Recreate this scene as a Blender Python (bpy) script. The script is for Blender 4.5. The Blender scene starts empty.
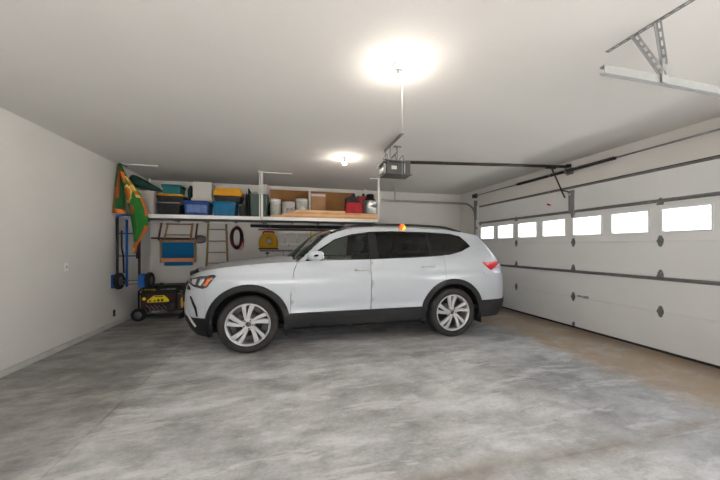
SKY, SUN, BULB, EXPO = 5.0, 165.0, 820.0, 0.14
import bpy, bmesh, math, random
from math import sin, cos, pi, radians, sqrt
from mathutils import Vector, Matrix, Quaternion
from mathutils.geometry import delaunay_2d_cdt
random.seed(4)
scene = bpy.context.scene
COL = scene.collection

# ------------------------------------------------------------------ materials
def mat(name, col, rough=0.6, metal=0.0, var=0.06, scale=9.0, bump=0.0, bscale=60.0, coat=0.0, spec=0.18):
    m = bpy.data.materials.new(name); m.use_nodes = True
    nt = m.node_tree; b = nt.nodes['Principled BSDF']
    b.inputs['Roughness'].default_value = rough
    b.inputs['Metallic'].default_value = metal
    b.inputs['Specular IOR Level'].default_value = spec
    if coat:
        b.inputs['Coat Weight'].default_value = coat
        b.inputs['Coat Roughness'].default_value = 0.04
    tc = nt.nodes.new('ShaderNodeTexCoord')
    n = nt.nodes.new('ShaderNodeTexNoise'); n.inputs['Scale'].default_value = scale; n.inputs['Detail'].default_value = 5
    nt.links.new(tc.outputs['Object'], n.inputs['Vector'])
    r = nt.nodes.new('ShaderNodeValToRGB')
    lo = [max(0, c*(1-var)) for c in col]; hi = [min(1, c*(1+var)) for c in col]
    r.color_ramp.elements[0].position = 0.3; r.color_ramp.elements[1].position = 0.7
    r.color_ramp.elements[0].color = (*lo, 1); r.color_ramp.elements[1].color = (*hi, 1)
    nt.links.new(n.outputs['Fac'], r.inputs['Fac'])
    nt.links.new(r.outputs['Color'], b.inputs['Base Color'])
    if bump:
        n2 = nt.nodes.new('ShaderNodeTexNoise'); n2.inputs['Scale'].default_value = bscale; n2.inputs['Detail'].default_value = 4
        nt.links.new(tc.outputs['Object'], n2.inputs['Vector'])
        bp = nt.nodes.new('ShaderNodeBump'); bp.inputs['Strength'].default_value = bump; bp.inputs['Distance'].default_value = 0.01
        nt.links.new(n2.outputs['Fac'], bp.inputs['Height'])
        nt.links.new(bp.outputs['Normal'], b.inputs['Normal'])
    return m

def glass(name, tint, refl=1.0, ior=1.5):
    m = bpy.data.materials.new(name); m.use_nodes = True
    nt = m.node_tree; nt.nodes.clear()
    o = nt.nodes.new('ShaderNodeOutputMaterial')
    t = nt.nodes.new('ShaderNodeBsdfTransparent'); t.inputs['Color'].default_value = (*tint, 1)
    g = nt.nodes.new('ShaderNodeBsdfGlossy'); g.inputs['Roughness'].default_value = 0.03
    g.inputs['Color'].default_value = (refl, refl, refl, 1)
    f = nt.nodes.new('ShaderNodeFresnel'); gm_ = nt.nodes.new('ShaderNodeNewGeometry')
    mr_ = nt.nodes.new('ShaderNodeMapRange'); mr_.inputs['To Min'].default_value = ior; mr_.inputs['To Max'].default_value = 1.0/ior
    nt.links.new(gm_.outputs['Backfacing'], mr_.inputs['Value']); nt.links.new(mr_.outputs[0], f.inputs['IOR'])
    mx = nt.nodes.new('ShaderNodeMixShader')
    nt.links.new(f.outputs[0], mx.inputs[0]); nt.links.new(t.outputs[0], mx.inputs[1]); nt.links.new(g.outputs[0], mx.inputs[2])
    nt.links.new(mx.outputs[0], o.inputs['Surface'])
    return m

def emit(name, col, strength):
    m = bpy.data.materials.new(name); m.use_nodes = True
    b = m.node_tree.nodes['Principled BSDF']
    b.inputs['Base Color'].default_value = (0.9, 0.9, 0.9, 1)
    b.inputs['Emission Color'].default_value = (*col, 1); b.inputs['Emission Strength'].default_value = strength
    return m

M = {}
M['wall'] = mat('painted_wall', (0.66, 0.635, 0.605), 0.8, var=0.025, scale=1.3, bump=0.12, bscale=70)
M['ceiling'] = mat('textured_ceiling', (0.66, 0.635, 0.61), 0.9, var=0.02, scale=1.0, bump=0.12, bscale=45)
M['curb'] = mat('concrete_curb', (0.50, 0.49, 0.47), 0.85, var=0.12, scale=5, bump=0.2)
M['white_door'] = mat('white_door_steel', (0.72, 0.72, 0.715), 0.5, var=0.015, scale=3, bump=0.05, bscale=120)
M['white_frame'] = mat('white_vinyl', (0.80, 0.80, 0.79), 0.4, var=0.02)
M['white_metal'] = mat('white_powder_coat', (0.72, 0.71, 0.68), 0.45, var=0.04)
M['galv'] = mat('galvanised_steel', (0.25, 0.253, 0.25), 0.55, 0.25, var=0.06, scale=12)
M['strut'] = mat('dull_galvanised_strut', (0.20, 0.20, 0.20), 0.45, 0.6, var=0.15, scale=20)
M['hinge'] = mat('weathered_zinc', (0.22, 0.22, 0.22), 0.5, 0.7, var=0.3, scale=60)
M['seal'] = mat('rubber_seal', (0.03, 0.03, 0.032), 0.8)
M['black'] = mat('black_plastic', (0.010, 0.010, 0.011), 0.5, var=0.2)
M['blackmetal'] = mat('black_metal', (0.03, 0.028, 0.027), 0.42, 0.3, var=0.25)
M['darkgrey'] = mat('dark_grey_plastic', (0.11, 0.11, 0.115), 0.45, var=0.12)
M['opener'] = mat('grey_opener_housing', (0.055, 0.054, 0.053), 0.5, 0.2, var=0.15)
M['rail'] = mat('dark_bronze_rail', (0.035, 0.026, 0.021), 0.45, 0.5, var=0.2)
M['red'] = mat('red_plastic', (0.26, 0.008, 0.014), 0.4)
M['label'] = mat('pale_label', (0.40, 0.40, 0.38), 0.6)
M['bulb'] = emit('lit_bulb', (1.0, 0.905, 0.79), BULB)
M['porcelain'] = mat('porcelain_white', (0.82, 0.81, 0.78), 0.35, var=0.02)
M['string'] = mat('pull_string', (0.75, 0.72, 0.66), 0.9)
M['clear'] = glass('clear_pane', (0.93, 0.95, 0.95))
M['cardboard'] = mat('cardboard', (0.22, 0.105, 0.04), 0.85, var=0.12, scale=4)
M['cardlight'] = mat('pale_cardboard', (0.27, 0.15, 0.075), 0.85, var=0.1, scale=6)
M['greybox'] = mat('grey_beige_card', (0.26, 0.24, 0.215), 0.8, var=0.06)
M['yellow'] = mat('yellow_plastic', (0.40, 0.185, 0.008), 0.45, var=0.06)
M['teal'] = mat('teal_plastic', (0.006, 0.095, 0.105), 0.4, var=0.08)
M['bluetote'] = mat('translucent_blue_plastic', (0.015, 0.042, 0.165), 0.3, var=0.15, scale=6)
M['bluepale'] = mat('pale_blue_contents', (0.09, 0.135, 0.27), 0.35, var=0.25, scale=14)
M['blueteal'] = mat('bright_blue_plastic', (0.004, 0.085, 0.18), 0.4, var=0.08)
M['whitebox'] = mat('white_plastic', (0.42, 0.40, 0.375), 0.5, var=0.03)
M['darkgreen'] = mat('dark_green_fabric', (0.006, 0.025, 0.02), 0.8, var=0.3)
M['greybag'] = mat('charcoal_fabric', (0.045, 0.043, 0.04), 0.9, var=0.3, scale=20, bump=0.4)
M['greengrey'] = mat('green_grey_plastic', (0.04, 0.062, 0.052), 0.55, var=0.1)
M['bucket'] = mat('bucket_white', (0.50, 0.50, 0.47), 0.45, var=0.06, scale=12)
M['bucketprint'] = mat('bucket_print', (0.35, 0.36, 0.34), 0.5, var=0.5, scale=40)
M['wood'] = mat('pine_board', (0.46, 0.25, 0.12), 0.6, var=0.2, scale=5)
M['wood2'] = mat('pale_pine_board', (0.55, 0.34, 0.18), 0.6, var=0.15, scale=5)
M['steel'] = mat('brushed_steel', (0.45, 0.455, 0.44), 0.3, 0.9, var=0.12, scale=10)
M['rubber'] = mat('black_rubber', (0.016, 0.016, 0.017), 0.75, var=0.2, scale=30)
M['bluepaint'] = mat('blue_enamel', (0.01, 0.075, 0.27), 0.4, var=0.1)
M['bluefabric'] = mat('blue_sling_fabric', (0.006, 0.10, 0.25), 0.85, var=0.12, scale=60)
M['orangefabric'] = mat('orange_sling_stripe', (0.72, 0.26, 0.12), 0.85, var=0.08)
M['tanwood'] = mat('tan_chair_wood', (0.30, 0.19, 0.10), 0.55, var=0.2)
M['darkwood'] = mat('dark_brown_pole', (0.12, 0.055, 0.04), 0.5, var=0.2)
M['ladderwood'] = mat('weathered_ladder_wood', (0.30, 0.235, 0.13), 0.65, var=0.2, scale=12)
M['ladderalu'] = mat('pale_aluminium', (0.68, 0.67, 0.65), 0.45, 0.35, var=0.05)
M['redcord'] = mat('red_cable', (0.32, 0.015, 0.02), 0.5)
M['reel'] = mat('yellow_reel', (0.50, 0.28, 0.012), 0.5, var=0.15)
M['genyellow'] = mat('generator_yellow', (0.75, 0.62, 0.02), 0.45, var=0.05)
M['flaggreen'] = mat('flag_green', (0.012, 0.095, 0.015), 0.85, var=0.15, scale=4)
M['flagdeep'] = mat('flag_deep_green', (0.008, 0.055, 0.013), 0.85, var=0.15, scale=4)
M['flagorange'] = mat('flag_orange', (0.33, 0.085, 0.015), 0.85, var=0.15, scale=20)
M['flagyellow'] = mat('flag_yellow', (0.48, 0.32, 0.08), 0.85, var=0.15, scale=20)
M['flagred'] = mat('flag_brick_red', (0.24, 0.045, 0.02), 0.85, var=0.15)
M['ballo'] = mat('ball_orange', (0.90, 0.12, 0.02), 0.6)
M['bally'] = mat('ball_yellow', (0.90, 0.72, 0.05), 0.6)
# ------------------------------------------------------------------ mesh builder
class MB:
    def __init__(s, mats=None):
        s.bm = bmesh.new(); s.mi = 0
    def _fin(s, verts, Mx=None):
        if Mx is not None:
            for v in verts: v.co = Mx @ v.co
    def _faces_of(s, verts):
        fs = set()
        for v in verts:
            for f in v.link_faces: fs.add(f)
        for f in fs: f.material_index = s.mi
    def box(s, x0, x1, y0, y1, z0, z1, bev=0.0, Mx=None, seg=2):
        r = bmesh.ops.create_cube(s.bm, size=1.0)
        vs = r['verts']
        for v in vs:
            v.co = Vector(((x0+x1)/2+v.co.x*(x1-x0), (y0+y1)/2+v.co.y*(y1-y0), (z0+z1)/2+v.co.z*(z1-z0)))
        s._faces_of(vs)
        if bev > 0:
            es = list({e for v in vs for e in v.link_edges})
            r2 = bmesh.ops.bevel(s.bm, geom=es, offset=bev, segments=seg, profile=0.5, affect='EDGES')
            vs = list({v for f in r2['faces'] for v in f.verts} | {v for v in vs if v.is_valid})
            s._faces_of(vs)
        s._fin(vs, Mx); return s
    def taper(s, cx, cy, z0, z1, wx0, wy0, wx1, wy1, bev=0.0, Mx=None):
        """box narrower at the bottom (z0: wx0 by wy0) than at the top"""
        r = bmesh.ops.create_cube(s.bm, size=1.0); vs = r['verts']
        for v in vs:
            top = v.co.z > 0
            v.co = Vector((cx+v.co.x*(wx1 if top else wx0), cy+v.co.y*(wy1 if top else wy0), z1 if top else z0))
        s._faces_of(vs)
        if bev > 0:
            es = list({e for v in vs for e in v.link_edges})
            r2 = bmesh.ops.bevel(s.bm, geom=es, offset=bev, segments=2, profile=0.5, affect='EDGES')
            vs = list({v for f in r2['faces'] for v in f.verts} | {v for v in vs if v.is_valid})
            s._faces_of(vs)
        s._fin(vs, Mx); return s
    def tube(s, pts, r, seg=8, closed=False, Mx=None, flat=1.0):
        pts = [Vector(p) for p in pts]; n = len(pts); rings = []
        rr = r if isinstance(r, (list, tuple)) else [r]*n
        up = None; vs = []
        for i, p in enumerate(pts):
            if closed: d = (pts[(i+1) % n]-pts[i-1])
            else: d = pts[min(i+1, n-1)]-pts[max(i-1, 0)]
            if d.length < 1e-9: d = Vector((0, 0, 1))
            d.normalize()
            if up is None:
                up = Vector((0, 0, 1)) if abs(d.z) < 0.9 else Vector((1, 0, 0))
            a = up - d*up.dot(d)
            if a.length < 1e-6: a = d.orthogonal()
            a.normalize(); up = a; b = d.cross(a)
            ring = [s.bm.verts.new(p+(a*cos(2*pi*k/seg)+b*sin(2*pi*k/seg)*flat)*rr[i]) for k in range(seg)]
            rings.append(ring); vs += ring
        m = n if closed else n-1
        for i in range(m):
            A, B = rings[i], rings[(i+1) % n]
            for k in range(seg):
                f = s.bm.faces.new((A[k], A[(k+1) % seg], B[(k+1) % seg], B[k])); f.material_index = s.mi; f.smooth = True
        if not closed:
            for ring, rev in ((rings[0], True), (rings[-1], False)):
                f = s.bm.faces.new(ring[::-1] if rev else ring); f.material_index = s.mi
        s._fin(vs, Mx); return s
    def lathe(s, prof, seg=24, Mx=None, closed=False):
        """revolve (r, z) about the z axis"""
        vs = []; rings = []
        for (r, z) in prof:
            if r < 1e-6:
                v = s.bm.verts.new((0, 0, z)); rings.append([v]); vs.append(v)
            else:
                ring = [s.bm.verts.new((r*cos(2*pi*k/seg), r*sin(2*pi*k/seg), z)) for k in range(seg)]
                rings.append(ring); vs += ring
        L = len(rings)
        for i in range(L if closed else L-1):
            A, B = rings[i], rings[(i+1) % L]
            for k in range(seg):
                k2 = (k+1) % seg
                if len(A) == 1 and len(B) == 1: continue
                if len(A) == 1: q = (A[0], B[k2], B[k])
                elif len(B) == 1: q = (A[k], A[k2], B[0])
                else: q = (A[k], A[k2], B[k2], B[k])
                f = s.bm.faces.new(q); f.material_index = s.mi; f.smooth = True
        s._fin(vs, Mx); return s
    def cyl(s, p0, p1, r, seg=16):
        return s.tube([p0, p1], r, seg)
    def prism(s, poly, d0, d1, plane='xz', Mx=None):
        """extrude a 2-D polygon: plane xz -> along y, xy -> along z, yz -> along x"""
        def P(a, b, d):
            return {'xz': (a, d, b), 'xy': (a, b, d), 'yz': (d, a, b)}[plane]
        A = [s.bm.verts.new(P(a, b, d0)) for a, b in poly]
        B = [s.bm.verts.new(P(a, b, d1)) for a, b in poly]
        n = len(poly)
        fs = [s.bm.faces.new(A), s.bm.faces.new(B[::-1])]
        for i in range(n):
            fs.append(s.bm.faces.new((A[i], B[i], B[(i+1) % n], A[(i+1) % n])))
        for f in fs: f.material_index = s.mi
        s._fin(A+B, Mx); return s
    def sphere(s, c, r, sx=1, sy=1, sz=1, sub=3, noise=0.0):
        R = bmesh.ops.create_icosphere(s.bm, subdivisions=sub, radius=1.0)
        for v in R['verts']:
            k = 1 + (noise*sin(v.co.x*5.1+v.co.y*3.3)*cos(v.co.z*4.7+v.co.y*2.9) if noise else 0)
            v.co = Vector((c[0]+v.co.x*r*sx*k, c[1]+v.co.y*r*sy*k, c[2]+v.co.z*r*sz*k))
        for v in R['verts']:
            for f in v.link_faces: f.smooth = True; f.material_index = s.mi
        return s
    def grid(s, rows, mi=None):
        """rows of points -> quad sheet"""
        V = [[s.bm.verts.new(p) for p in row] for row in rows]
        for i in range(len(V)-1):
            for j in range(len(V[0])-1):
                q = [V[i][j], V[i][j+1], V[i+1][j+1], V[i+1][j]]
                if (V[i][j].co-V[i+1][j].co).length < 1e-7 and (V[i][j+1].co-V[i+1][j+1].co).length < 1e-7: continue
                f = s.bm.faces.new(q); f.smooth = True
                f.material_index = s.mi if mi is None else mi(i, j)
        return V
    def build(s, name, m, parent=None, loc=None, smooth=False, normals=True, solid=0.0):
        if normals: bmesh.ops.recalc_face_normals(s.bm, faces=s.bm.faces[:])
        me = bpy.data.meshes.new(name); s.bm.to_mesh(me); s.bm.free()
        for k in (m if isinstance(m, (list, tuple)) else [m]): me.materials.append(k)
        if smooth:
            for p in me.polygons: p.use_smooth = True
        o = bpy.data.objects.new(name, me); COL.objects.link(o)
        if parent is not None: o.parent = parent
        if loc is not None: o.location = loc
        if solid:
            md = o.modifiers.new('thickness', 'SOLIDIFY'); md.thickness = solid
        return o

def thing(name, label, cat, loc=(0, 0, 0), rotz=0.0, group=None):
    o = bpy.data.objects.new(name, None); COL.objects.link(o); o.empty_display_size = 0.1
    o.location = loc; o.rotation_euler = (0, 0, rotz)
    return tag(o, label, cat, group)
def tag(o, label, cat, group=None):
    o['label'] = label; o['category'] = cat
    if group: o['group'] = group
    return o
def struct(o):
    o['kind'] = 'structure'; return o
def copy_tree(o, parent=None):
    c = o.copy(); COL.objects.link(c)
    if parent is not None: c.parent = parent
    for ch in list(o.children): copy_tree(ch, c)
    return c
def arc(cx, cz, r, a0, a1, n):
    return [(cx+r*cos(a0+(a1-a0)*i/n), cz+r*sin(a0+(a1-a0)*i/n)) for i in range(n+1)]

# ------------------------------------------------------------------ camera (eye height 1.41 m at the origin)
F = 295.0; YAW = math.atan2(73, 295)
cam = bpy.data.cameras.new('camera'); co = bpy.data.objects.new('camera', cam); COL.objects.link(co)
cam.sensor_width = 36.0; cam.sensor_fit = 'HORIZONTAL'; cam.lens = 36.0*F/720.0
cam.shift_y = 7.0/720.0; cam.clip_start = 0.02; cam.clip_end = 300
co.location = (0, 0, 1.41); co.rotation_euler = (pi/2, 0, -YAW)
scene.camera = co

# ------------------------------------------------------------------ the room
XL, XR, YB, YF, ZC = -3.0, 4.86, 7.6, -2.0, 2.92
def concrete():
    m = bpy.data.materials.new('concrete_floor'); m.use_nodes = True
    nt = m.node_tree; N = nt.nodes; L = nt.links; b = N['Principled BSDF']
    tc = N.new('ShaderNodeTexCoord')
    def noise(scale, detail=6, rough=0.6, sc=(1, 1, 1), dist=0.0):
        mp = N.new('ShaderNodeMapping'); mp.inputs['Scale'].default_value = sc
        L.new(tc.outputs['Object'], mp.inputs['Vector'])
        n = N.new('ShaderNodeTexNoise'); n.inputs['Scale'].default_value = scale; n.inputs['Detail'].default_value = detail
        n.inputs['Roughness'].default_value = rough; n.inputs['Distortion'].default_value = dist
        L.new(mp.outputs[0], n.inputs['Vector']); return n.outputs['Fac']
    def ramp(src, stops):
        r = N.new('ShaderNodeValToRGB'); L.new(src, r.inputs['Fac'])
        while len(r.color_ramp.elements) < len(stops): r.color_ramp.elements.new(0.5)
        for e, (p, c) in zip(r.color_ramp.elements, stops):
            e.position = p; e.color = (c, c, c, 1) if not isinstance(c, tuple) else (*c, 1)
        return r.outputs['Color']
    def mix(a, bb, fac, mode='MIX'):
        x = N.new('ShaderNodeMix'); x.data_type = 'RGBA'; x.blend_type = mode
        for s, v in ((x.inputs[6], a), (x.inputs[7], bb)):
            if isinstance(v, tuple): s.default_value = (*v, 1)
            else: L.new(v, s)
        if isinstance(fac, (int, float)): x.inputs[0].default_value = fac
        else: L.new(fac, x.inputs[0])
        return x.outputs[2]
    def maths(op, a, bb=None):
        x = N.new('ShaderNodeMath'); x.operation = op
        for i, v in enumerate((a, bb)):
            if v is None: continue
            if isinstance(v, (int, float)): x.inputs[i].default_value = v
            else: L.new(v, x.inputs[i])
        return x.outputs[0]
    sep = N.new('ShaderNodeSeparateXYZ'); L.new(tc.outputs['Object'], sep.inputs[0])
    X, Y = sep.outputs[0], sep.outputs[1]
    base = ramp(noise(0.9, 10, 0.68, (1, 1.5, 1), 0.15), [(0.34, (0.27, 0.265, 0.26)), (0.5, (0.45, 0.448, 0.447)), (0.64, (0.64, 0.64, 0.64))])
    patch = ramp(noise(3.6, 10, 0.74, (0.75, 1.5, 1), 0.25), [(0.36, 0.70), (0.5, 1.0), (0.64, 1.16)])
    c = mix(base, patch, 0.85, 'MULTIPLY')
    fine = ramp(noise(34, 6, 0.75), [(0.3, 0.82), (0.7, 1.12)])
    c = mix(c, fine, 0.8, 'MULTIPLY')
    scuff = ramp(noise(2.1, 10, 0.72, (0.55, 2.2, 1), 0.3), [(0.54, 0.0), (0.60, 1.0)])
    c = mix(c, (0.70, 0.70, 0.70), maths('MULTIPLY', scuff, 0.55))
    pits = ramp(noise(70, 2, 0.5), [(0.27, 0.45), (0.31, 1.0)])
    c = mix(c, pits, 0.6, 'MULTIPLY')
    wob = noise(0.9, 8, 0.66)
    def ranged(v, lo, hi, a=0.0, bb=1.0):
        mr = N.new('ShaderNodeMapRange'); mr.inputs['From Min'].default_value = lo; mr.inputs['From Max'].default_value = hi
        mr.inputs['To Min'].default_value = a; mr.inputs['To Max'].default_value = bb; L.new(v, mr.inputs['Value']); return mr.outputs[0]
    wc = maths('SUBTRACT', wob, 0.5)
    # bare darker slab beyond the left joint
    left = ranged(maths('ADD', maths('MULTIPLY', X, -1.0), maths('MULTIPLY', wc, 1.1)), 1.44, 1.66)
    c = mix(c, (0.62, 0.605, 0.585), left, 'MULTIPLY')
    # darker bluish strip, then rusty brown dirt washed in along the garage door
    cold = maths('MULTIPLY', ranged(maths('ADD', X, maths('MULTIPLY', wc, 1.6)), 2.3, 2.9), 0.8)
    c = mix(c, (0.80, 0.83, 0.88), cold, 'MULTIPLY')
    t = maths('ADD', X, maths('MULTIPLY', wc, 2.2))
    br = maths('MULTIPLY', ranged(t, 3.45, 3.80), ranged(noise(2.0, 9, 0.74), 0.34, 0.58, 0.38, 1.0))
    c = mix(c, (0.35, 0.265, 0.18), br)
    c = mix(c, (0.55, 0.50, 0.45), ranged(maths('ADD', X, maths('MULTIPLY', wc, 0.6)), 4.35, 4.75), 'MULTIPLY')  # floor darkens further right beside the door
    # dirt streak beside the cross joint
    d = maths('ABSOLUTE', maths('ADD', maths('SUBTRACT', Y, 1.61), maths('MULTIPLY', wc, 0.25)))
    c = mix(c, (0.25, 0.22, 0.185), maths('MULTIPLY', ranged(d, 0.0, 0.12, 1.0, 0.0), ranged(noise(3.0, 6, 0.7), 0.35, 0.6, 0.35, 0.9)))
    L.new(c, b.inputs['Base Color'])
    rr = N.new('ShaderNodeMapRange'); rr.inputs['To Min'].default_value = 0.42; rr.inputs['To Max'].default_value = 0.7
    L.new(noise(2.2, 5), rr.inputs['Value']); L.new(rr.outputs[0], b.inputs['Roughness'])
    b.inputs['Specular IOR Level'].default_value = 0.35
    bp = N.new('ShaderNodeBump'); bp.inputs['Strength'].default_value = 0.12; bp.inputs['Distance'].default_value = 0.01
    L.new(noise(30, 6, 0.7), bp.inputs['Height']); L.new(bp.outputs[0], b.inputs['Normal'])
    return m
fl = MB(); g = 0.0012
xs = [XL-0.1, -1.46, XR+0.02]; ys = [YF-0.1, 1.60, YB+0.1]
for i in range(2):
    for j in range(2):
        fl.box(xs[i]+g, xs[i+1]-g, ys[j]+g, ys[j+1]-g, -0.10, 0.0, 0.004, seg=1)
fl.box(XL-0.1, XR+0.02, YF-0.1, YB+0.1, -0.14, -0.012)
struct(fl.build('floor', concrete()))
struct(MB().box(XL-0.1, XR+0.1, YF-0.1, YB+0.1, ZC, ZC+0.1).build('ceiling', M['ceiling']))
struct(MB().box(XL-0.1, XL, YF-0.1, YB+0.1, 0, ZC).build('wall_left', M['wall']))
struct(MB().box(XL, XR, YB, YB+0.1, 0, ZC).build('wall_back', M['wall']))
OY0, OY1, OZ = -1.85, 0.4, 2.30         # unseen doorway beside the double door, opened and sized for its daylight
DY0, DY1, DZ = 1.55, 6.72, 2.47          # the double door in the right wall
w = MB()
w.box(XR, XR+0.12, DY1, YB+0.1, 0, ZC); w.box(XR, XR+0.12, DY0, DY1, DZ, ZC)
w.box(XR, XR+0.12, OY1, DY0, 0, ZC); w.box(XR, XR+0.12, OY0, OY1, OZ, ZC); w.box(XR, XR+0.12, YF-0.1, OY0, 0, ZC)
struct(w.build('wall_right', M['wall']))
# wall behind the photographer; its unseen doorway is added for daylight
OX0, OX1 = -1.5, 0.9
w = MB()
w.box(XL, OX0, YF-0.1, YF, 0, ZC); w.box(OX1, XR, YF-0.1, YF, 0, ZC); w.box(OX0, OX1, YF-0.1, YF, OZ, ZC)
struct(w.build('wall_front', M['wall']))
struct(MB().box(XL, XL+0.018, YF, YB, 0, 0.075, 0.005).build('baseboard_left', M['curb']))
struct(MB().box(XL+0.018, XR, YB-0.018, YB, 0, 0.075, 0.005).build('baseboard_back', M['curb']))
# outside ground
gm = mat('pale_driveway', (0.52, 0.51, 0.49), 0.9, var=0.08, scale=0.5)
struct(MB().box(XR+0.02, 70, -60, 70, -0.15, -0.03).build('ground_drive', gm))
struct(MB().box(-60, XR+0.02, -60, YF-0.1, -0.15, -0.03).build('ground_yard', mat('dark_yard', (0.20, 0.195, 0.185), 0.95, var=0.2, scale=3)))  # unseen yard, toned dark to limit light bounced onto the ceiling

# --- sectional garage door
door = struct(thing('door_1', 'white sectional garage door with a row of eight windows in right wall', 'garage door', (XR, 0, 0)))
zj = [0.03, 0.545, 1.02, 1.49, 1.985, 2.465]
TH = 0.045
WY = [6.648-0.63*k for k in range(8)]; WW, WZ0, WZ1 = 0.508, 1.60, 1.93
for k in range(5):
    s = MB(); z0, z1 = zj[k], zj[k+1]
    if k != 3:
        s.box(0, TH, DY0, DY1, z0, z1, 0.004, seg=1)
    else:
        s.box(0, TH, DY0, DY1, z0, WZ0, 0.004, seg=1); s.box(0, TH, DY0, DY1, WZ1, z1, 0.004, seg=1)
        eds = [DY1]+[v for y in WY for v in (y, y-WW)]+[DY0]
        for a, b in zip(eds[0::2], eds[1::2]): s.box(0.0, TH, b, a, WZ0-0.006, WZ1+0.006, 0)
    s.build('door_section', M['white_door'], door)
for y in WY:
    f = MB(); t = 0.022; d0, d1 = -0.012, TH+0.01
    f.box(d0, d1, y-WW, y, WZ0, WZ0+t, 0.004); f.box(d0, d1, y-WW, y, WZ1-t, WZ1, 0.004)
    f.box(d0, d1, y-WW, y-WW+t, WZ0+t, WZ1-t, 0.004); f.box(d0, d1, y-t, y, WZ0+t, WZ1-t, 0.004)
    fo = f.build('window_frame', M['white_frame'], door)
    MB().box(0.018, 0.024, y-WW+t, y-t, WZ0+t, WZ1-t).build('window_pane', M['clear'], fo)
def strut_bar(z, k=0.75):
    s = MB()
    s.prism([(0, z-0.032*k), (-0.004, z-0.032*k), (-0.004, z-0.018*k), (-0.05*k, z-0.014*k), (-0.05*k, z+0.014*k), (-0.004, z+0.018*k), (-0.004, z+0.032*k), (0, z+0.032*k)], DY0+0.02, DY1-0.02, 'xz')
    return s
strut_bar(2.030).build('reinforcing_strut', M['strut'], door)
strut_bar(0.985).build('reinforcing_strut', M['strut'], door)
strut_bar(2.450, 0.5).build('top_strut', M['strut'], door)
MB().box(-0.004, TH, DY0, DY1, -0.001, 0.032, 0.004).build('bottom_seal', M['seal'], door)
HC = [6.66, 5.43, 4.11, 2.87, 1.61]
hinges = []
for y in HC:
    for k in (1, 2, 3, 4):
        z = zj[k]; h = MB()
        hw = 0.034
        if k in (1, 3):
            po = [(y-0.014, z+0.075), (y+0.014, z+0.075), (y+hw, z+0.02), (y+hw, z-0.02), (y+0.014, z-0.075), (y-0.014, z-0.075), (y-hw, z-0.02), (y-hw, z+0.02)]
        else:
            po = [(y-0.012, z+0.085), (y+0.012, z+0.085), (y+hw, z+0.03), (y+hw, z-0.012), (y-hw, z-0.012), (y-hw, z+0.03)]
        h.prism(po, -0.006, 0, 'yz')
        h.tube([(-0.012, y-hw, z), (-0.012, y+hw, z)], 0.010, 8)
        for a, b in ((0.012, 0.05), (-0.012, 0.05), (0.0, -0.05)):
            if k in (1, 3) or b > 0: h.tube([(-0.012, y+a, z+b), (-0.004, y+a, z+b)], 0.007, 6)
        h.build('hinge', M['hinge'], door)
for y in (4.10,):
    MB().box(-0.02, 0, y-0.02, y+0.02, 0.035, 0.105, 0.004).build('bottom_bracket', M['hinge'], door)
b = MB(); b.box(-0.02, 0, 3.97, 4.03, 0.555, 0.585, 0.004); b.tube([(-0.03, 3.92, 0.57), (-0.03, 4.0, 0.57)], 0.008, 8)
b.box(-0.006, 0, 3.84, 3.93, 0.548, 0.59, 0.002)
b.build('slide_latch', M['steel'], door)
# opener attachment bracket on the top section
b = MB(); b.box(-0.035, 0, 4.09, 4.13, 1.93, 2.40, 0.003); b.box(-0.07, 0, 4.06, 4.16, 2.02, 2.05, 0.003); b.box(-0.10, 0, 4.085, 4.135, 2.34, 2.385, 0.003)
b.box(-0.03, 0, 4.16, 4.18, 2.0, 2.33, 0.003)
b.build('opener_bracket', M['galv'], door)
MB().box(-0.01, TH+0.05, DY0, DY1, 2.468, 2.476).build('top_gap_seal', M['seal'], door)
# white jamb trim beyond the door
struct(MB().box(XR-0.02, XR, DY1+0.0, DY1+0.12, 0, DZ+0.02, 0.004).build('trim_1', M['white_frame']))

# --- torsion bar above the door
t = thing('torsion_bar', 'torsion spring shaft running along wall above the garage door', 'door hardware', (XR-0.004, 0, 2.745))
MB().tube([(-0.09, 1.60, 0), (-0.09, 6.84, 0)], 0.0125, 10).build('shaft', M['strut'], t)
pts = []; n = 46*8
for i in range(n+1):
    a = 2*pi*i/8; pts.append((-0.09+0.022*cos(a), 5.30-(1.93)*i/n, 0.022*sin(a)))
sp = MB().tube(pts, 0.010, 5); sp.tube([(-0.09, 5.32, 0), (-0.09, 3.35, 0)], 0.019, 10)
sp.build('spring', M['blackmetal'], t)
for y in (6.80, 1.75):
    d = MB(); d.lathe([(0.012, -0.05), (0.045, -0.05), (0.055, -0.035), (0.05, -0.02), (0.05, 0.03), (0.058, 0.045), (0.012, 0.05)], 18, Matrix.Translation((-0.09, y-0.05, 0)) @ Matrix.Rotation(pi/2, 4, 'X'))
    d.box(-0.13, 0, y+0.01, y+0.03, -0.05, 0.05, 0.004); d.build('cable_drum', M['blackmetal'], t)
b = MB(); b.box(-0.12, 0, 4.16, 4.18, -0.045, 0.045, 0.004); b.box(-0.008, 0, 4.10, 4.24, -0.06, 0.06, 0.003); b.tube([(-0.09, 4.155, 0), (-0.09, 4.185, 0)], 0.034, 12)
b.build('centre_bearing', M['hinge'], t)

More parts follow.
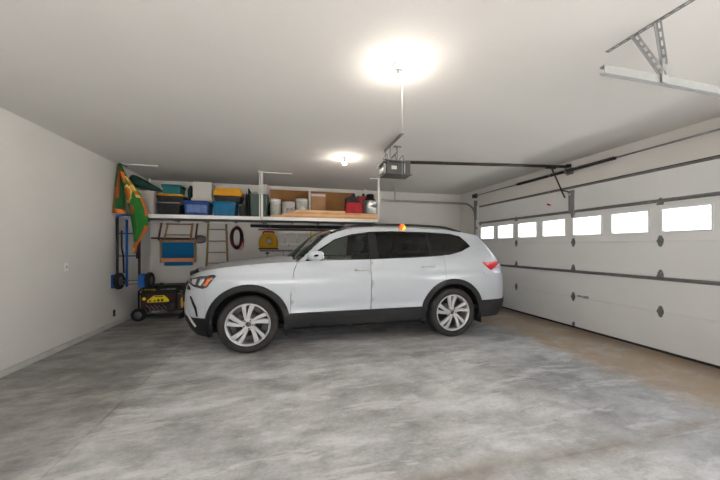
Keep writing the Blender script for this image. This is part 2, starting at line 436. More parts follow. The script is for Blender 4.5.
# --- door tracks
def track(name, label, Y, xe, hx, zt, sgn, hm='galv'):
    t = thing(name, label, 'door track', (0, Y, 0))
    def chan(pts, r0=0.026):
        m = MB()
        m.tube(pts, r0, 4, flat=0.45); return m
    Rr = 0.30; xv = XR-0.085
    v = chan([(xv, 0, 0.02), (xv, 0, zt-Rr)]); v.build('vertical_track', M['galv'], t)
    a = [(xv-Rr+Rr*cos(q), 0, zt-Rr+Rr*sin(q)) for q in [pi/2*i/10 for i in range(11)]]
    chan(a).build('curved_track', M['strut'], t)
    h = MB()
    # C-section rail: open to the door side
    s = sgn
    sec = [(0.0, 0.027), (0.034, 0.027), (0.034, 0.016), (0.029, 0.016), (0.029, 0.022), (0.005, 0.022), (0.005, -0.022), (0.029, -0.022), (0.029, -0.016), (0.034, -0.016), (0.034, -0.027), (0.0, -0.027)]
    h.prism([(sy*s, zt+sz) for sy, sz in sec], xe, xv-Rr+0.02, 'yz')
    h.build('horizontal_track', M[hm], t)
    for z in (0.5, 1.2, 1.9):
        MB().box(xv, XR, -0.03, 0.005, z-0.02, z+0.02, 0.003).build('wall_bracket', M['galv'], t)
    MB().prism([(XR-0.10, zt-Rr-0.12), (XR-0.001, zt-Rr-0.12), (XR-0.001, zt+0.10), (XR-0.10, zt+0.10)], 0.022, 0.027, 'xz').build('flag_bracket', M['strut'], t)
    return t, zt
t, zt = track('door_track', 'far garage door track curving back below ceiling beside the back wall', 6.77, 2.19, 2.55, 2.53, -1, 'strut')
hg = MB(); hg.box(2.50, 2.60, -0.02, 0.02, ZC-0.006, ZC, 0.001); hg.box(2.535, 2.565, -0.004, 0.0, zt-0.03, ZC-0.003); hg.build('hanger', M['strut'], t)
t, zt = track('door_track', 'near garage door track hung from perforated angle at upper right', 1.50, 2.035, 2.6, 2.588, 1)
def perforated(m, length, w_=0.034, th=0.003, step=0.05):
    """flat strip with slots along +y from 0..length, in the xy plane, width along x"""
    n = int(length/step)
    a = w_/2; h = w_/5
    m.box(-a, -h, 0, length, -th/2, th/2); m.box(h, a, 0, length, -th/2, th/2)
    for i in range(n+1):
        y = i*length/n; m.box(-h, h, max(0, y-step*0.22), min(length, y+step*0.22), -th/2, th/2)
an = MB(); perforated(an, 1.6); 
for v in an.bm.verts: v.co += Vector((2.403, -1.342, ZC-0.003))
an.build('ceiling_angle', M['strut'], t)
def slat(m, p0, p1, w_=0.034):
    p0, p1 = Vector(p0), Vector(p1); L = (p1-p0).length; d = (p1-p0).normalized()
    s = MB(); perforated(s, L, w_); s.box(-w_/2, -w_/2+0.003, 0, L, -0.02, 0)
    Xa = d.cross(Vector((1, 0, 0)))
    if Xa.length < 0.1: Xa = d.cross(Vector((0, 1, 0)))
    Xa.normalize(); Z = Xa.cross(d)
    Mx = Matrix.Translation(p0) @ Matrix(((Xa.x, d.x, Z.x, 0), (Xa.y, d.y, Z.y, 0), (Xa.z, d.z, Z.z, 0), (0, 0, 0, 1)))
    vmap = {}
    for v in s.bm.verts: vmap[v] = m.bm.verts.new(Mx @ v.co)
    for f in s.bm.faces: m.bm.faces.new([vmap[v] for v in f.verts])
    s.bm.free()
PB = (2.56, -0.01, zt+0.02)
s1 = MB(); slat(s1, (2.403, 0.066, ZC-0.004), PB); s1.build('strut_angle', M['galv'], t)
s1 = MB(); slat(s1, (2.403, -0.07, ZC-0.004), (2.565, -0.012, zt+0.10)); s1.build('strut_angle', M['galv'], t)
MB().box(2.535, 2.59, -0.014, -0.006, zt-0.03, zt+0.14, 0.002).build('track_plate', M['galv'], t)

# --- opener
t = thing('garage_door_opener', 'grey chain opener hung from the ceiling with long dark rail', 'garage door opener', (1.57, 4.17, 2.48))
h = MB(); h.box(-0.17, 0.20, -0.13, 0.13, 0.0, 0.20, 0.012); h.box(-0.19, 0.22, -0.15, 0.15, -0.012, 0.004, 0.004)
h.build('motor_housing', M['opener'], t)
h = MB(); h.box(-0.21, -0.165, -0.15, 0.15, 0.155, 0.20, 0.004); h.prism([(-0.27, 0.13), (-0.165, 0.205), (-0.165, 0.195), (-0.27, 0.12)], -0.15, 0.15, 'xz')
h.build('end_hood', M['opener'], t)
lc = MB(); lc.box(-0.215, -0.172, -0.11, 0.11, 0.01, 0.15, 0.014); lc.build('light_lens', mat('frosted_lens', (0.20, 0.195, 0.18), 0.3), t)
MB().box(-0.10, -0.02, -0.1335, -0.13, 0.06, 0.11).build('rating_label', M['label'], t)
MB().box(-0.13, 0.12, -0.1335, -0.13, 0.155, 0.18).build('vent_panel', M['black'], t)
MB().box(0.10, 0.11, -0.1335, -0.13, 0.01, 0.19).build('cover_seam', M['label'], t)
an = MB(); an.box(-0.11, -0.107, -0.50, 0.18, 0.385, 0.44); an.box(-0.11, -0.055, -0.50, 0.18, 0.437, 0.44)
for i in range(13): an.box(-0.1115, -0.1065, -0.48+i*0.05, -0.455+i*0.05, 0.415, 0.428)
an.build('ceiling_angle', M['strut'], t)
for (x, y) in ((-0.11, -0.10), (-0.11, 0.10), (0.04, 0.0)):
    s1 = MB(); s1.box(x-0.003, x, y-0.012, y+0.012, 0.19, 0.44 if x > 0 else 0.425)
    s1.build('hanger_strap', M['strut'], t)
MB().box(-0.02, 0.10, -0.03, 0.03, 0.434, 0.44).build('ceiling_plate', M['hinge'], t)
wi = MB()
for cx in (-0.15, -0.02, 0.10): wi.tube([(cx-0.05+0.1*i/10, -0.05+0.03*sin(i), 0.20+0.09*sin(pi*i/10)) for i in range(11)], 0.004, 6)
wi.tube([(0.02, 0, 0.44), (0.03, -0.02, 0.36), (-0.05, -0.02, 0.27), (-0.12, 0, 0.2)], 0.005, 6)
wi.build('wire', M['black'], t)
# rail, trolley, arm
x1 = XR-0.06-1.57
r = MB(); r.tube([(0.18, 0, 0.215), (x1, 0, 0.345)], 0.026, 4); r.build('rail', M['rail'], t)
b = MB(); b.prism([(x1-0.05, 0.332), (x1+0.055, 0.332), (x1+0.055, 0.39), (x1-0.02, 0.385)], -0.03, 0.03, 'xz'); b.build('header_bracket', M['blackmetal'], t)
tx = 4.44-1.57
b = MB(); b.box(tx-0.09, tx+0.09, -0.03, 0.03, 0.285, 0.32, 0.006); b.build('trolley', M['blackmetal'], t)
a = MB(); a.tube([(tx+0.02, 0, 0.29), (4.72-1.57, -0.02, 2.27-2.48)], 0.017, 4); a.tube([(4.62-1.57, -0.02, 2.40-2.48), (XR-0.02-1.57, -0.055, 2.365-2.48)], 0.012, 4)
a.build('door_arm', M['blackmetal'], t)
MB().tube([(4.38-1.57, -0.02, 0.27), (4.38-1.57, -0.02, 2.145-2.48)], 0.0025, 6).build('release_rope', M['string'], t)
b = MB(); b.tube([(4.32-1.57, -0.05, 2.14-2.48), (4.36-1.57, -0.03, 2.135-2.48), (4.40-1.57, -0.01, 2.135-2.48), (4.44-1.57, 0.01, 2.14-2.48)], 0.015, 8); b.build('release_handle', M['red'], t)

# --- ceiling lamps
def lamp(x, y, label):
    t = thing('ceiling_lamp', label, 'ceiling light', (x, y, ZC), group='bare bulb lamps on the ceiling')
    MB().lathe([(0, 0), (0.058, 0), (0.060, -0.006), (0.056, -0.018), (0.034, -0.03), (0.024, -0.045), (0.02, -0.046)], 28).build('lamp_holder', M['porcelain'], t)
    MB().lathe([(0.014, -0.044), (0.016, -0.055), (0.027, -0.080), (0.0315, -0.090), (0.030, -0.093), (0, -0.093)], 24).build('bulb_collar', M['porcelain'], t)
    MB().lathe([(0.0305, -0.0925), (0.0318, -0.0965), (0.028, -0.109), (0.016, -0.118), (0, -0.121)], 24).build('light_bulb', M['bulb'], t)
    return t
lamp(0.907, 2.30, 'round porcelain lamp with lit bulb above the hanging ball')
lamp(0.945, 4.90, 'round porcelain lamp with lit bulb between the opener and storage racks')
t = thing('pull_cord_ball', 'small orange and yellow ball hanging on a thin pull string before the car', 'ball', (0.935, 2.31, 1.573))
MB().tube([(0, 0, 0.02), (0, 0, ZC-1.573-0.001)], 0.0005, 6).build('cord', M['string'], t)
bl = MB()
R = bmesh.ops.create_icosphere(bl.bm, subdivisions=4, radius=0.029)
for f in bl.bm.faces:
    c = f.calc_center_median(); f.smooth = True
    f.material_index = 1 if (c.x*0.95 - 0.25*c.z) > 0.001+0.006*sin(c.z*140) else 0
bl.build('ball', [M['ballo'], M['bally']], t)

# --- left wall fittings
t = thing('light_switch', 'white switch plate on the left wall at waist height', 'switch', (XL, 4.99, 1.13))
MB().box(0, 0.006, -0.037, 0.037, -0.058, 0.058, 0.003).build('plate', M['white_frame'], t)
MB().box(0.004, 0.014, -0.008, 0.008, -0.018, 0.018, 0.002).build('toggle', M['whitebox'], t)
t = thing('wall_outlet', 'small dark outlet low on the left wall', 'outlet', (XL, 6.17, 0.23))
MB().box(0, 0.006, -0.037, 0.037, -0.06, 0.06, 0.003).build('plate', mat('brown_outlet', (0.045, 0.035, 0.028), 0.5), t)
o = MB(); o.box(0.005, 0.009, -0.017, 0.017, 0.01, 0.04, 0.004); o.box(0.005, 0.009, -0.017, 0.017, -0.04, -0.01, 0.004); o.build('socket', M['black'], t)
# ------------------------------------------------------------------ overhead racks
RY0, RY1, RZ = 6.20, 7.42, 2.02      # front edge, rear edge, deck height
def rack(label, xa, xb, posts):
    t = thing('overhead_rack', label, 'storage rack', (xa, RY0, RZ))
    L = xb-xa; D = RY1-RY0
    def beam(y, s):
        b = MB(); b.prism([(y, -0.002), (y, -0.070), (y+0.03*s, -0.070), (y+0.03*s, -0.064), (y+0.005*s, -0.064), (y+0.005*s, -0.02), (y+0.03*s, -0.02), (y+0.03*s, -0.002)], 0, L, 'yz'); return b
    beam(0, 1).build('front_beam', M['white_metal'], t)
    beam(D, -1).build('rear_beam', M['white_metal'], t)
    n = 4
    for i in range(n+1):
        x = 0.02+(L-0.06)*i/n
        MB().box(x, x+0.03, 0.03, D-0.03, -0.06, -0.02, 0.002).build('cross_beam', M['strut'], t)
    d = MB()
    for i in range(int(L/0.05)):
        d.tube([(0.03+i*0.05, 0.005, -0.008), (0.03+i*0.05, D-0.005, -0.008)], 0.0028, 4)
    for i in range(16):
        y = 0.03+(D-0.06)*i/15; d.tube([(0.01, y, -0.013), (L-0.01, y, -0.013)], 0.003, 4)
    d.box(0.006, L-0.006, 0.004, D-0.004, -0.022, -0.016)  # solid dark sheet added under the wires to darken the rack's underside
    d.build('darkened_deck', M['darkgrey'], t)
    for (x, ya) in posts:
        for y in ((0, D) if ya is None else (ya,)):
            s = 1 if y == 0 else -1
            p = MB(); p.box(x, x+0.045, y, y+0.003*s, -0.07, ZC-RZ, 0); p.box(x, x+0.003, y, y+0.03*s, -0.07, ZC-RZ, 0)
            p.build('post', M['white_metal'], t)
            for zz in (-0.05, -0.022):
                MB().tube([(x+0.022, y-0.006*s, zz), (x+0.022, y, zz)], 0.007, 6).build('bolt', M['strut'], t)
    # slotted strips screwed along the ceiling
    return t
def strip(t, x0, x1, y):
    s = MB(); n = int((x1-x0)/0.05)
    z = ZC-RZ-0.004
    s.box(x0, x1, y-0.022, y-0.008, z, z+0.004); s.box(x0, x1, y+0.008, y+0.022, z, z+0.004)
    s.box(x0, x1, y-0.024, y-0.021, z-0.016, z+0.004)
    for i in range(n+1):
        x = x0+(x1-x0)*i/n; s.box(max(x0, x-0.012), min(x1, x+0.012), y-0.008, y+0.008, z, z+0.004)
    s.build('ceiling_strip', M['white_metal'], t)
ra = rack('white overhead rack holding totes beside the left wall', -2.97, -0.52, [(0.015, None)])
strip(ra, 0.01, 0.64, 0.03)
p = MB(); p.box(2.43, 2.445, 0, 0.003, -0.07, 0.90); p.build('post', M['white_metal'], ra)
p = MB(); p.box(2.40, 2.445, 1.219, 1.222, -0.07, 0.90); p.build('post', M['white_metal'], ra)
rb = rack('white overhead rack holding buckets and boards above the car', -0.515, 1.99, [(0.005, None), (2.455, None)])
strip(rb, -0.05, 0.62, 0.03); strip(rb, 2.27, 2.50, 0.03)
RT = RZ+0.0

# ------------------------------------------------------------------ things on the left rack
def tote(label, x0, x1, z0, z1, m, lidm=None, lidh=0.04, y0=6.30, d=0.42, over=0.012, rim=True, cat='tote', name='storage_tote', wall=0.985, group=None):
    cx = (x0+x1)/2; w_ = x1-x0; cy = y0+d/2
    t = thing(name, label, cat, (cx, cy, z0), 0, group)
    h = z1-z0; bz = h-(lidh if lidm else 0)
    b = MB(); b.taper(0, 0, 0, bz, (w_-2*over)*0.93, (d-2*over)*0.93, w_-2*over, d-2*over, 0.018)
    b.box(-w_/2+0.004, w_/2-0.004, -d/2+0.004, d/2-0.004, bz-0.035, bz-0.012, 0.006)
    for i in (-2, -1, 1, 2): b.box(i*w_/6.5-0.008, i*w_/6.5+0.008, -d/2+0.012, -d/2+0.03, 0.05, bz-0.04, 0.003)
    b.build('tub', m, t)
    if lidm:
        l = MB(); l.box(-w_/2, w_/2, -d/2, d/2, bz-0.006, bz+lidh*0.62, min(0.012, lidh*0.25)); l.box(-w_/2+0.03, w_/2-0.03, -d/2+0.03, d/2-0.03, bz+lidh*0.5, h, 0.005)
        l.build('lid', lidm, t)
    for s in (-1, 1):
        MB().box(s*w_/2-0.012, s*w_/2+0.012, -0.07, 0.07, bz-0.05, bz-0.01, 0.006).build('handle', M['black'] if lidm is not None else m, t)
    return t
# plain carton
t = thing('carton', 'plain grey carton against the left wall behind the flag', 'box', (-2.665, 6.56, RT))
b = MB(); b.box(-0.265, 0.235, -0.25, 0.25, 0, 0.44, 0.004); b.build('box_body', M['greybox'], t)
b = MB(); b.box(-0.265, 0.235, -0.25, -0.003, 0.4405, 0.446); b.box(-0.265, 0.235, 0.003, 0.25, 0.4405, 0.446); b.build('flap', M['greybox'], t)
# furled dark bundle
t = thing('furled_umbrella', 'dark green furled umbrella lying on grey carton, tip to the right', 'umbrella', (-2.58, 6.50, RT+0.448))
dz = 0.30
pts = [(-0.30, 0, 0.22), (-0.24, 0, 0.20), (-0.12, 0, 0.155), (0.02, 0, 0.10), (0.14, 0, 0.055), (0.22, 0, 0.03)]
b = MB()
for k in range(5):
    a = 2*pi*k/5; b.tube([(x, y+0.035*cos(a)*(1-i/6), z+0.035*sin(a)*(1-i/6)) for i, (x, y, z) in enumerate(pts)], [0.075, 0.085, 0.072, 0.05, 0.03, 0.012], 10, flat=0.8)
b.build('furled_canopy', M['darkgreen'], t)
MB().tube([(0.15, 0, 0.052), (0.245, 0, 0.012)], 0.010, 8).build('tip', M['black'], t)
MB().tube([(-0.05, 0, 0.128), (-0.03, 0, 0.12)], 0.073, 12).build('strap', M['black'], t)
tote('black tote with pale rim on deck, under the yellow-lidded flat tote', -2.385, -1.99, RT, 2.265, M['black'], M['greybox'], 0.016)
tote('flat black tote with thin yellow lid beneath the small teal tote', -2.395, -1.93, 2.265, 2.425, M['black'], M['yellow'], 0.035)
tote('small teal tote with dark handles on top of yellow lid', -2.31, -1.975, 2.425, 2.605, M['teal'], M['teal'], 0.02, d=0.34)
tote('translucent blue tote with pale contents beneath the white box', -1.94, -1.485, RT, 2.312, M['bluetote'], M['bluetote'], 0.035)
o = [ob for ob in COL.objects if ob.name.startswith('storage_tote')][-1]
MB().box(-0.16, 0.19, -0.212, -0.196, 0.06, 0.21, 0.01).build('clear_front', M['bluepale'], o)
t = thing('gym_bag', 'dark lumpy bag squeezed between teal tote and white box', 'bag', (-1.852, 6.50, 2.312))
b = MB(); b.sphere((0, 0, 0.15), 0.15, 0.31, 1.0, 1.0, 3, 0.10); b.build('bag_body', M['darkgreen'], t)
b = MB(); b.tube([(0.0, -0.10, 0.24), (0.01, -0.06, 0.30), (0.01, 0.06, 0.30), (0.0, 0.10, 0.24)], 0.012, 8); b.build('strap', M['black'], t)
t = thing('white_box', 'white square box on a low base on top of the blue tote', 'box', (-1.61, 6.50, 2.312))
b = MB(); b.box(-0.165, 0.17, -0.18, 0.18, 0.055, 0.37, 0.008); b.build('box_body', M['whitebox'], t)
b = MB(); b.box(-0.19, 0.19, -0.20, 0.20, 0, 0.05, 0.012); b.box(-0.17, 0.175, -0.185, 0.185, 0.045, 0.06, 0.004); b.build('base_tray', M['whitebox'], t)
tote('bright blue tote on the deck beneath the orange-lidded tote', -1.425, -0.985, RT, 2.312, M['blueteal'], M['blueteal'], 0.03)
tote('black tote with thick orange-yellow lid on top of bright blue tote', -1.402, -0.88, 2.312, 2.585, M['black'], M['yellow'], 0.15)
t = thing('duffel_bag', 'charcoal slumped bag standing right of the bright blue tote', 'bag', (-0.872, 6.55, RT))
b = MB()
b.grid([[( (0.094 if v < 6 else 0.036)*cos(a)*(1 if v < 10 else 0.5)*(1.0 if v > 0 else 0.8)+(0.002 if v < 6 else 0.060), 0.17*sin(a)*(1 if v < 10 else 0.4), 0.045*v+0.02*sin(a*3)*(v > 0)) for a in [2*pi*k/16 for k in range(17)]] for v in range(12)])
b.build('bag_body', M['greybag'], t)
MB().tube([(0.0, -0.16, 0.06), (0.05, -0.175, 0.22), (0.065, -0.15, 0.36), (0.06, -0.12, 0.46)], 0.014, 8).build('strap', M['black'], t)
t = tag(MB().box(-0.766, -0.750, 6.34, 6.9, RT, 2.60, 0.006).build('board', M['black']), 'thin black board on edge left of green-grey bin', 'board')
t = thing('plastic_bin', 'green-grey bin at right end of left rack with white tub on top', 'bin', (-0.565, 6.54, RT))
b = MB(); b.taper(0, 0, 0, 0.46, 0.30, 0.36, 0.345, 0.40, 0.02); b.build('tub', M['greengrey'], t)
b = MB(); b.box(-0.18, 0.18, -0.21, 0.21, 0.445, 0.475, 0.01); b.build('lid', M['darkgrey'], t)
b = tag(MB().lathe([(0, 0), (0.05, 0), (0.055, 0.01), (0.055, 0.04), (0.045, 0.046), (0, 0.046)], 20).build('plastic_tub', M['whitebox'], loc=(-0.64, 6.42, RT+0.476)), 'small white tub on top of green-grey bin', 'tub')
t = thing('knapsack', 'dark green knapsack squeezed right of the post between bin and buckets', 'bag', (-0.375, 7.0, RT))
b = MB(); b.sphere((0, 0, 0.2), 0.2, 0.28, 0.7, 1.0, 3, 0.12); b.build('bag_body', M['darkgreen'], t)
# ------------------------------------------------------------------ things on the right rack
def bucket(x0, x1, z1, label, y=6.62):
    r = (x1-x0)/2; h = z1-RT
    t = thing('bucket', label, 'bucket', ((x0+x1)/2, y, RT), random.uniform(0, 1), 'white buckets on the right rack')
    MB().lathe([(0, 0), (r*0.88, 0), (r*0.9, 0.01), (r*0.985, h-0.06), (r, h-0.06), (r, h-0.05), (r*0.99, h-0.045), (r, h-0.03), (r*0.99, h-0.02)], 32).build('pail', M['bucket'], t)
    MB().lathe([(r*0.97, h-0.022), (r*1.02, h-0.022), (r*1.02, h-0.003), (r*0.96, h), (r*0.9, h-0.01), (0, h-0.01)], 32).build('lid', M['whitebox'], t)
    hb = MB(); hb.tube([(r*1.0*cos(a), r*1.0*sin(a)-0.006, h-0.05-0.10*max(0, -sin(a))) for a in [pi+pi*k/16 for k in range(17)]], 0.003, 6)
    hb.build('bail', M['strut'], t)
    pr = MB(); rr = r*0.955
    pr.grid([[(rr*(1+0.004+0.05*(z-0.4))*cos(a), rr*(1+0.004+0.05*(z-0.4))*sin(a), h*z) for a in [-pi/2-0.6+1.2*k/10 for k in range(11)]] for z in (0.28, 0.45, 0.62)])
    pr.build('printed_label', M['bucketprint'], t)
bucket(-0.355, -0.125, 2.438, 'tall white bucket nearest the double post, leftmost of three')
bucket(-0.105, 0.17, 2.385, 'shorter wide white bucket standing between two taller buckets')
bucket(0.19, 0.45, 2.462, 'white bucket beside the pale cardboard box, rightmost of three')
t = tag(MB().box(-0.386, 1.60, 0, 0.012, 0, 0.74, 0.002, Mx=Matrix.Translation((0, 7.16, RT)) @ Matrix.Rotation(-0.06, 4, 'X')).build('fibreboard_sheet', M['cardboard']), 'large brown fibreboard sheet leaning at the back of the right rack', 'panel')
t = thing('cardboard_box', 'pale brown cardboard box with white edge behind the boards', 'box', (0.62, 6.85, RT))
MB().box(-0.10, 0.24, -0.12, 0.12, 0, 0.60, 0.004).build('box_body', M['cardlight'], t)
MB().box(-0.145, -0.102, -0.12, 0.10, 0, 0.65, 0.003).build('white_edge', M['whitebox'], t)
MB().box(-0.09, 0.23, -0.123, -0.12, 0.54, 0.592, 0.001).build('tape', mat('pale_lilac_tape', (0.42, 0.38, 0.42), 0.4), t)
bd = [(-0.33, 1.93, 6.24, 0, 'wood', 'long pine board at the bottom of the stack on rack edge'),
      (-0.10, 1.95, 6.25, 1, 'wood2', 'long pine board second from bottom of the stack'),
      (0.02, 1.94, 6.26, 2, 'wood', 'long pine board third from bottom, beneath gas can'),
      (0.16, 1.22, 6.255, 3, 'wood2', 'short pale board topmost on the pine stack')]
for x0, x1, y0, k, m, l in bd:
    tag(MB().box(x0, x1, y0, y0+0.22, RT+0.001+k*0.041, RT+0.001+k*0.041+0.039, 0.003).build('wood_board', M[m]), l, 'board', 'pine boards stacked on right rack')
bz = RT+0.001+3*0.041
t = thing('gas_can', 'red gas can with black top standing on boards', 'gas can', (1.425, 6.40, bz))
b = MB(); b.prism([(-0.17, 0), (0.17, 0), (0.175, 0.02), (0.175, 0.19), (0.15, 0.235), (-0.15, 0.235), (-0.175, 0.19), (-0.175, 0.02)], -0.13, 0.13, 'xz')
b.box(-0.06, 0.06, -0.14, 0.14, 0.03, 0.16, 0.008); b.build('can_body', M['red'], t)
b = MB(); b.prism([(-0.165, 0.2), (0.15, 0.2), (0.14, 0.27), (0.05, 0.33), (0.03, 0.40), (-0.02, 0.42), (-0.05, 0.36), (-0.16, 0.34)], -0.10, 0.10, 'xz'); b.build('handle', M['black'], t)
b = MB(); b.tube([(0.02, 0, 0.36), (0.02, 0, 0.43), (0.0, 0, 0.455)], 0.03, 12); b.build('cap', M['black'], t)
t = thing('milk_can', 'shiny metal can with black lid at right end of right rack', 'can', (1.818, 6.40, bz))
MB().lathe([(0, 0), (0.145, 0), (0.152, 0.012), (0.152, 0.03), (0.158, 0.04), (0.158, 0.12), (0.163, 0.13), (0.163, 0.145), (0.158, 0.155), (0.158, 0.25), (0.164, 0.258), (0.16, 0.27), (0.13, 0.30), (0.085, 0.33)], 36).build('can_body', M['steel'], t)
MB().lathe([(0.125, 0.305), (0.12, 0.33), (0.09, 0.345), (0.085, 0.43), (0.07, 0.45), (0, 0.455)], 28).build('lid', M['black'], t)
h = MB()
for s in (-1, 1): h.tube([(s*0.155, 0, 0.24), (s*0.195, 0, 0.23), (s*0.195, 0, 0.15), (s*0.16, 0, 0.14)], 0.008, 8)
h.build('handle', M['blackmetal'], t)
t = thing('red_jug', 'dull red jug standing behind the shiny metal can', 'jug', (1.72, 6.82, RT))
MB().box(-0.13, 0.13, -0.12, 0.12, 0, 0.60, 0.05).build('jug_body', mat('dull_red', (0.22, 0.03, 0.035), 0.5), t)
MB().tube([(0.05, 0, 0.59), (0.05, 0, 0.66)], 0.03, 14).build('cap', M['black'], t)

# ------------------------------------------------------------------ hung on the back wall
WYB = YB
t = thing('folding_lawn_chair', 'folded wooden sling chair with blue seat hung on back wall', 'chair', (-2.40, WYB-0.07, 0.99))
# upper open frame
f = MB()
f.tube([(-0.40, -0.02, 0.57), (-0.33, -0.02, 1.02)], 0.021, 4); f.tube([(0.35, -0.02, 0.57), (0.40, -0.02, 1.02)], 0.021, 4)
f.box(-0.33, 0.38, -0.035, -0.005, 0.56, 0.605, 0.006); f.box(-0.36, 0.40, -0.035, -0.005, 0.985, 1.02, 0.006)
f.build('back_frame', M['darkwood'], t)
f = MB(); f.tube([(-0.28, -0.03, 0.60), (-0.20, -0.03, 0.98)], 0.018, 4); f.tube([(0.25, -0.03, 0.60), (0.30, -0.03, 0.98)], 0.025, 4)
f.box(-0.25, 0.28, -0.04, -0.015, 0.92, 0.955, 0.004); f.box(-0.26, 0.28, -0.04, -0.015, 0.68, 0.71, 0.004)
f.build('brace_frame', M['tanwood'], t)
f = MB(); f.box(-0.37, -0.325, -0.045, -0.005, 0.07, 0.60, 0.006); f.box(0.325, 0.37, -0.045, -0.005, 0.07, 0.60, 0.006); f.box(-0.38, 0.38, -0.045, -0.005, 0.53, 0.575, 0.006)
f.build('seat_frame', M['tanwood'], t)
s = MB(); s.mi = 0
s.box(-0.325, 0.325, -0.05, -0.03, 0.12, 0.525, 0.006); s.box(-0.28, 0.30, -0.048, -0.028, 0.0, 0.08, 0.008)
s.build('sling', M['bluefabric'], t)
MB().box(-0.34, 0.33, -0.058, -0.04, 0.09, 0.17, 0.008).build('orange_stripe', M['orangefabric'], t)
for x in (-0.34, 0.36):
    MB().tube([(x, 0.07, 1.0), (x, -0.05, 1.0), (x, -0.06, 1.04)], 0.008, 6).build('wall_hook', M['blackmetal'], t)
t = thing('shovel', 'dark shovel hung level across the back wall behind the folded chair', 'shovel', (-2.40, WYB-0.035, 1.60))
MB().tube([(-0.56, 0, 0.01), (0.38, 0, 0)], 0.018, 10).build('handle', M['blackmetal'], t)
bl = MB(); rows = []
for i in range(13):
    u = i/12; w_ = 0.02+0.075*min(1, u*5)*sqrt(max(0, 1-max(0, (u-0.45)/0.55)**2))
    rows.append([(0.33+0.24*u, -0.012-0.02*(1-(v/4)**2), w_*v/4-0.01) for v in range(-4, 5)])
bl.grid(rows); bl.build('blade', mat('dull_spade_steel', (0.12, 0.11, 0.115), 0.45, 0.5), t, solid=0.004)
b = MB(); b.tube([(0.30, 0.03, 0.0), (0.30, -0.02, -0.02), (0.30, -0.02, 0.015)], 0.006, 6); b.build('wall_hook', M['blackmetal'], t)
t = thing('step_ladder', 'narrow weathered step ladder hung upright on back wall beside red cable', 'ladder', (-1.59, WYB-0.05, 0.96))
for (xa, xb) in ((-0.19, -0.235), (0.19, 0.225)):
    MB().tube([(xa, 0, 1.05), (xb, 0, 0)], 0.023, 4).build('side_rail', M['ladderwood'], t)
for z in (0.06, 0.31, 0.575, 0.85):
    w_ = 0.19+0.03*(1-z); b = MB(); b.box(-w_, w_, -0.045, 0.03, z, z+0.025, 0.003); b.build('step', M['ladderwood'], t)
MB().box(-0.21, 0.21, -0.05, 0.035, 1.03, 1.06, 0.004).build('top_cap', M['darkwood'], t)
MB().tube([(-0.1, 0.05, 1.0), (-0.1, -0.04, 1.0), (-0.1, -0.05, 1.03)], 0.007, 6).build('wall_hook', M['blackmetal'], t)
t = thing('cable_coil', 'coiled red and black cable hung on back wall right of ladder', 'cable', (-1.165, WYB-0.03, 1.90))
def coil(n, rx, rz, cz, seed, ph):
    rnd = random.Random(seed); out = []
    for k in range(n*28):
        a = 2*pi*k/28; tt = k/(n*28)
        out.append(((rx+0.02*sin(a*0.37+ph)+0.012*sin(tt*9))*sin(a), -0.02+0.02*sin(a*0.61+ph), cz+(rz+0.025*sin(a*0.29+ph))*cos(a)))
    return out
MB().tube(coil(7, 0.110, 0.235, -0.27, 1, 0.3), 0.018, 6).build('black_cable', M['black'], t)
MB().tube(coil(5, 0.122, 0.25, -0.27, 2, 1.9), 0.014, 6).build('red_cable', M['redcord'], t)
MB().tube([(0.02, 0, -0.50), (0.08, -0.01, -0.56), (0.14, -0.01, -0.50), (0.16, -0.01, -0.36), (0.13, -0.01, -0.2)], 0.009, 6).build('loose_end', M['redcord'], t)
MB().tube([(0, 0.03, 0.0), (0, -0.05, -0.01), (0, -0.055, 0.03)], 0.008, 6).build('wall_hook', M['blackmetal'], t)
t = thing('brown_pole', 'long reddish brown pole lying along the back wall under rack', 'pole', (0.6, WYB-0.035, 1.839))
MB().tube([(-1.28, 0, 0), (1.25, 0, 0)], 0.021, 12).build('shaft', M['darkwood'], t)
for x in (-0.9, 0.9): MB().tube([(x, 0.035, -0.018), (x, -0.022, -0.018), (x, -0.03, 0.005)], 0.006, 6).build('wall_hook', M['blackmetal'], t)
t = thing('rolled_tarp', 'long dark navy rolled tarp on the back wall above the reddish brown pole', 'tarp', (0.70, WYB-0.075, 1.935))
b = MB(); b.tube([(-1.55, 0, 0.0), (-0.8, 0, -0.006), (0, 0, 0.004), (0.8, 0, -0.004), (1.5, 0, 0.0)], [0.05, 0.062, 0.065, 0.062, 0.055], 14); b.build('roll', mat('dark_navy_canvas', (0.025, 0.025, 0.032), 0.85, var=0.5, scale=14), t)
for x in (-1.1, 0.0, 1.1): MB().tube([(x-0.02, 0, 0), (x+0.02, 0, 0)], 0.067, 14).build('tie', M['darkwood'], t)
t = thing('hose_reel', 'yellow bell-shaped cord reel hung on the back wall above car bonnet', 'reel', (-0.435, WYB-0.08, 1.565))
body = [(-0.22, -0.19), (0.22, -0.19), (0.225, -0.02), (0.19, 0.10), (0.12, 0.18), (-0.12, 0.18), (-0.19, 0.10), (-0.225, -0.02)]
hole = [(0.075*cos(2*pi*k/16), 0.075*sin(2*pi*k/16)-0.01) for k in range(16)]
b = MB()
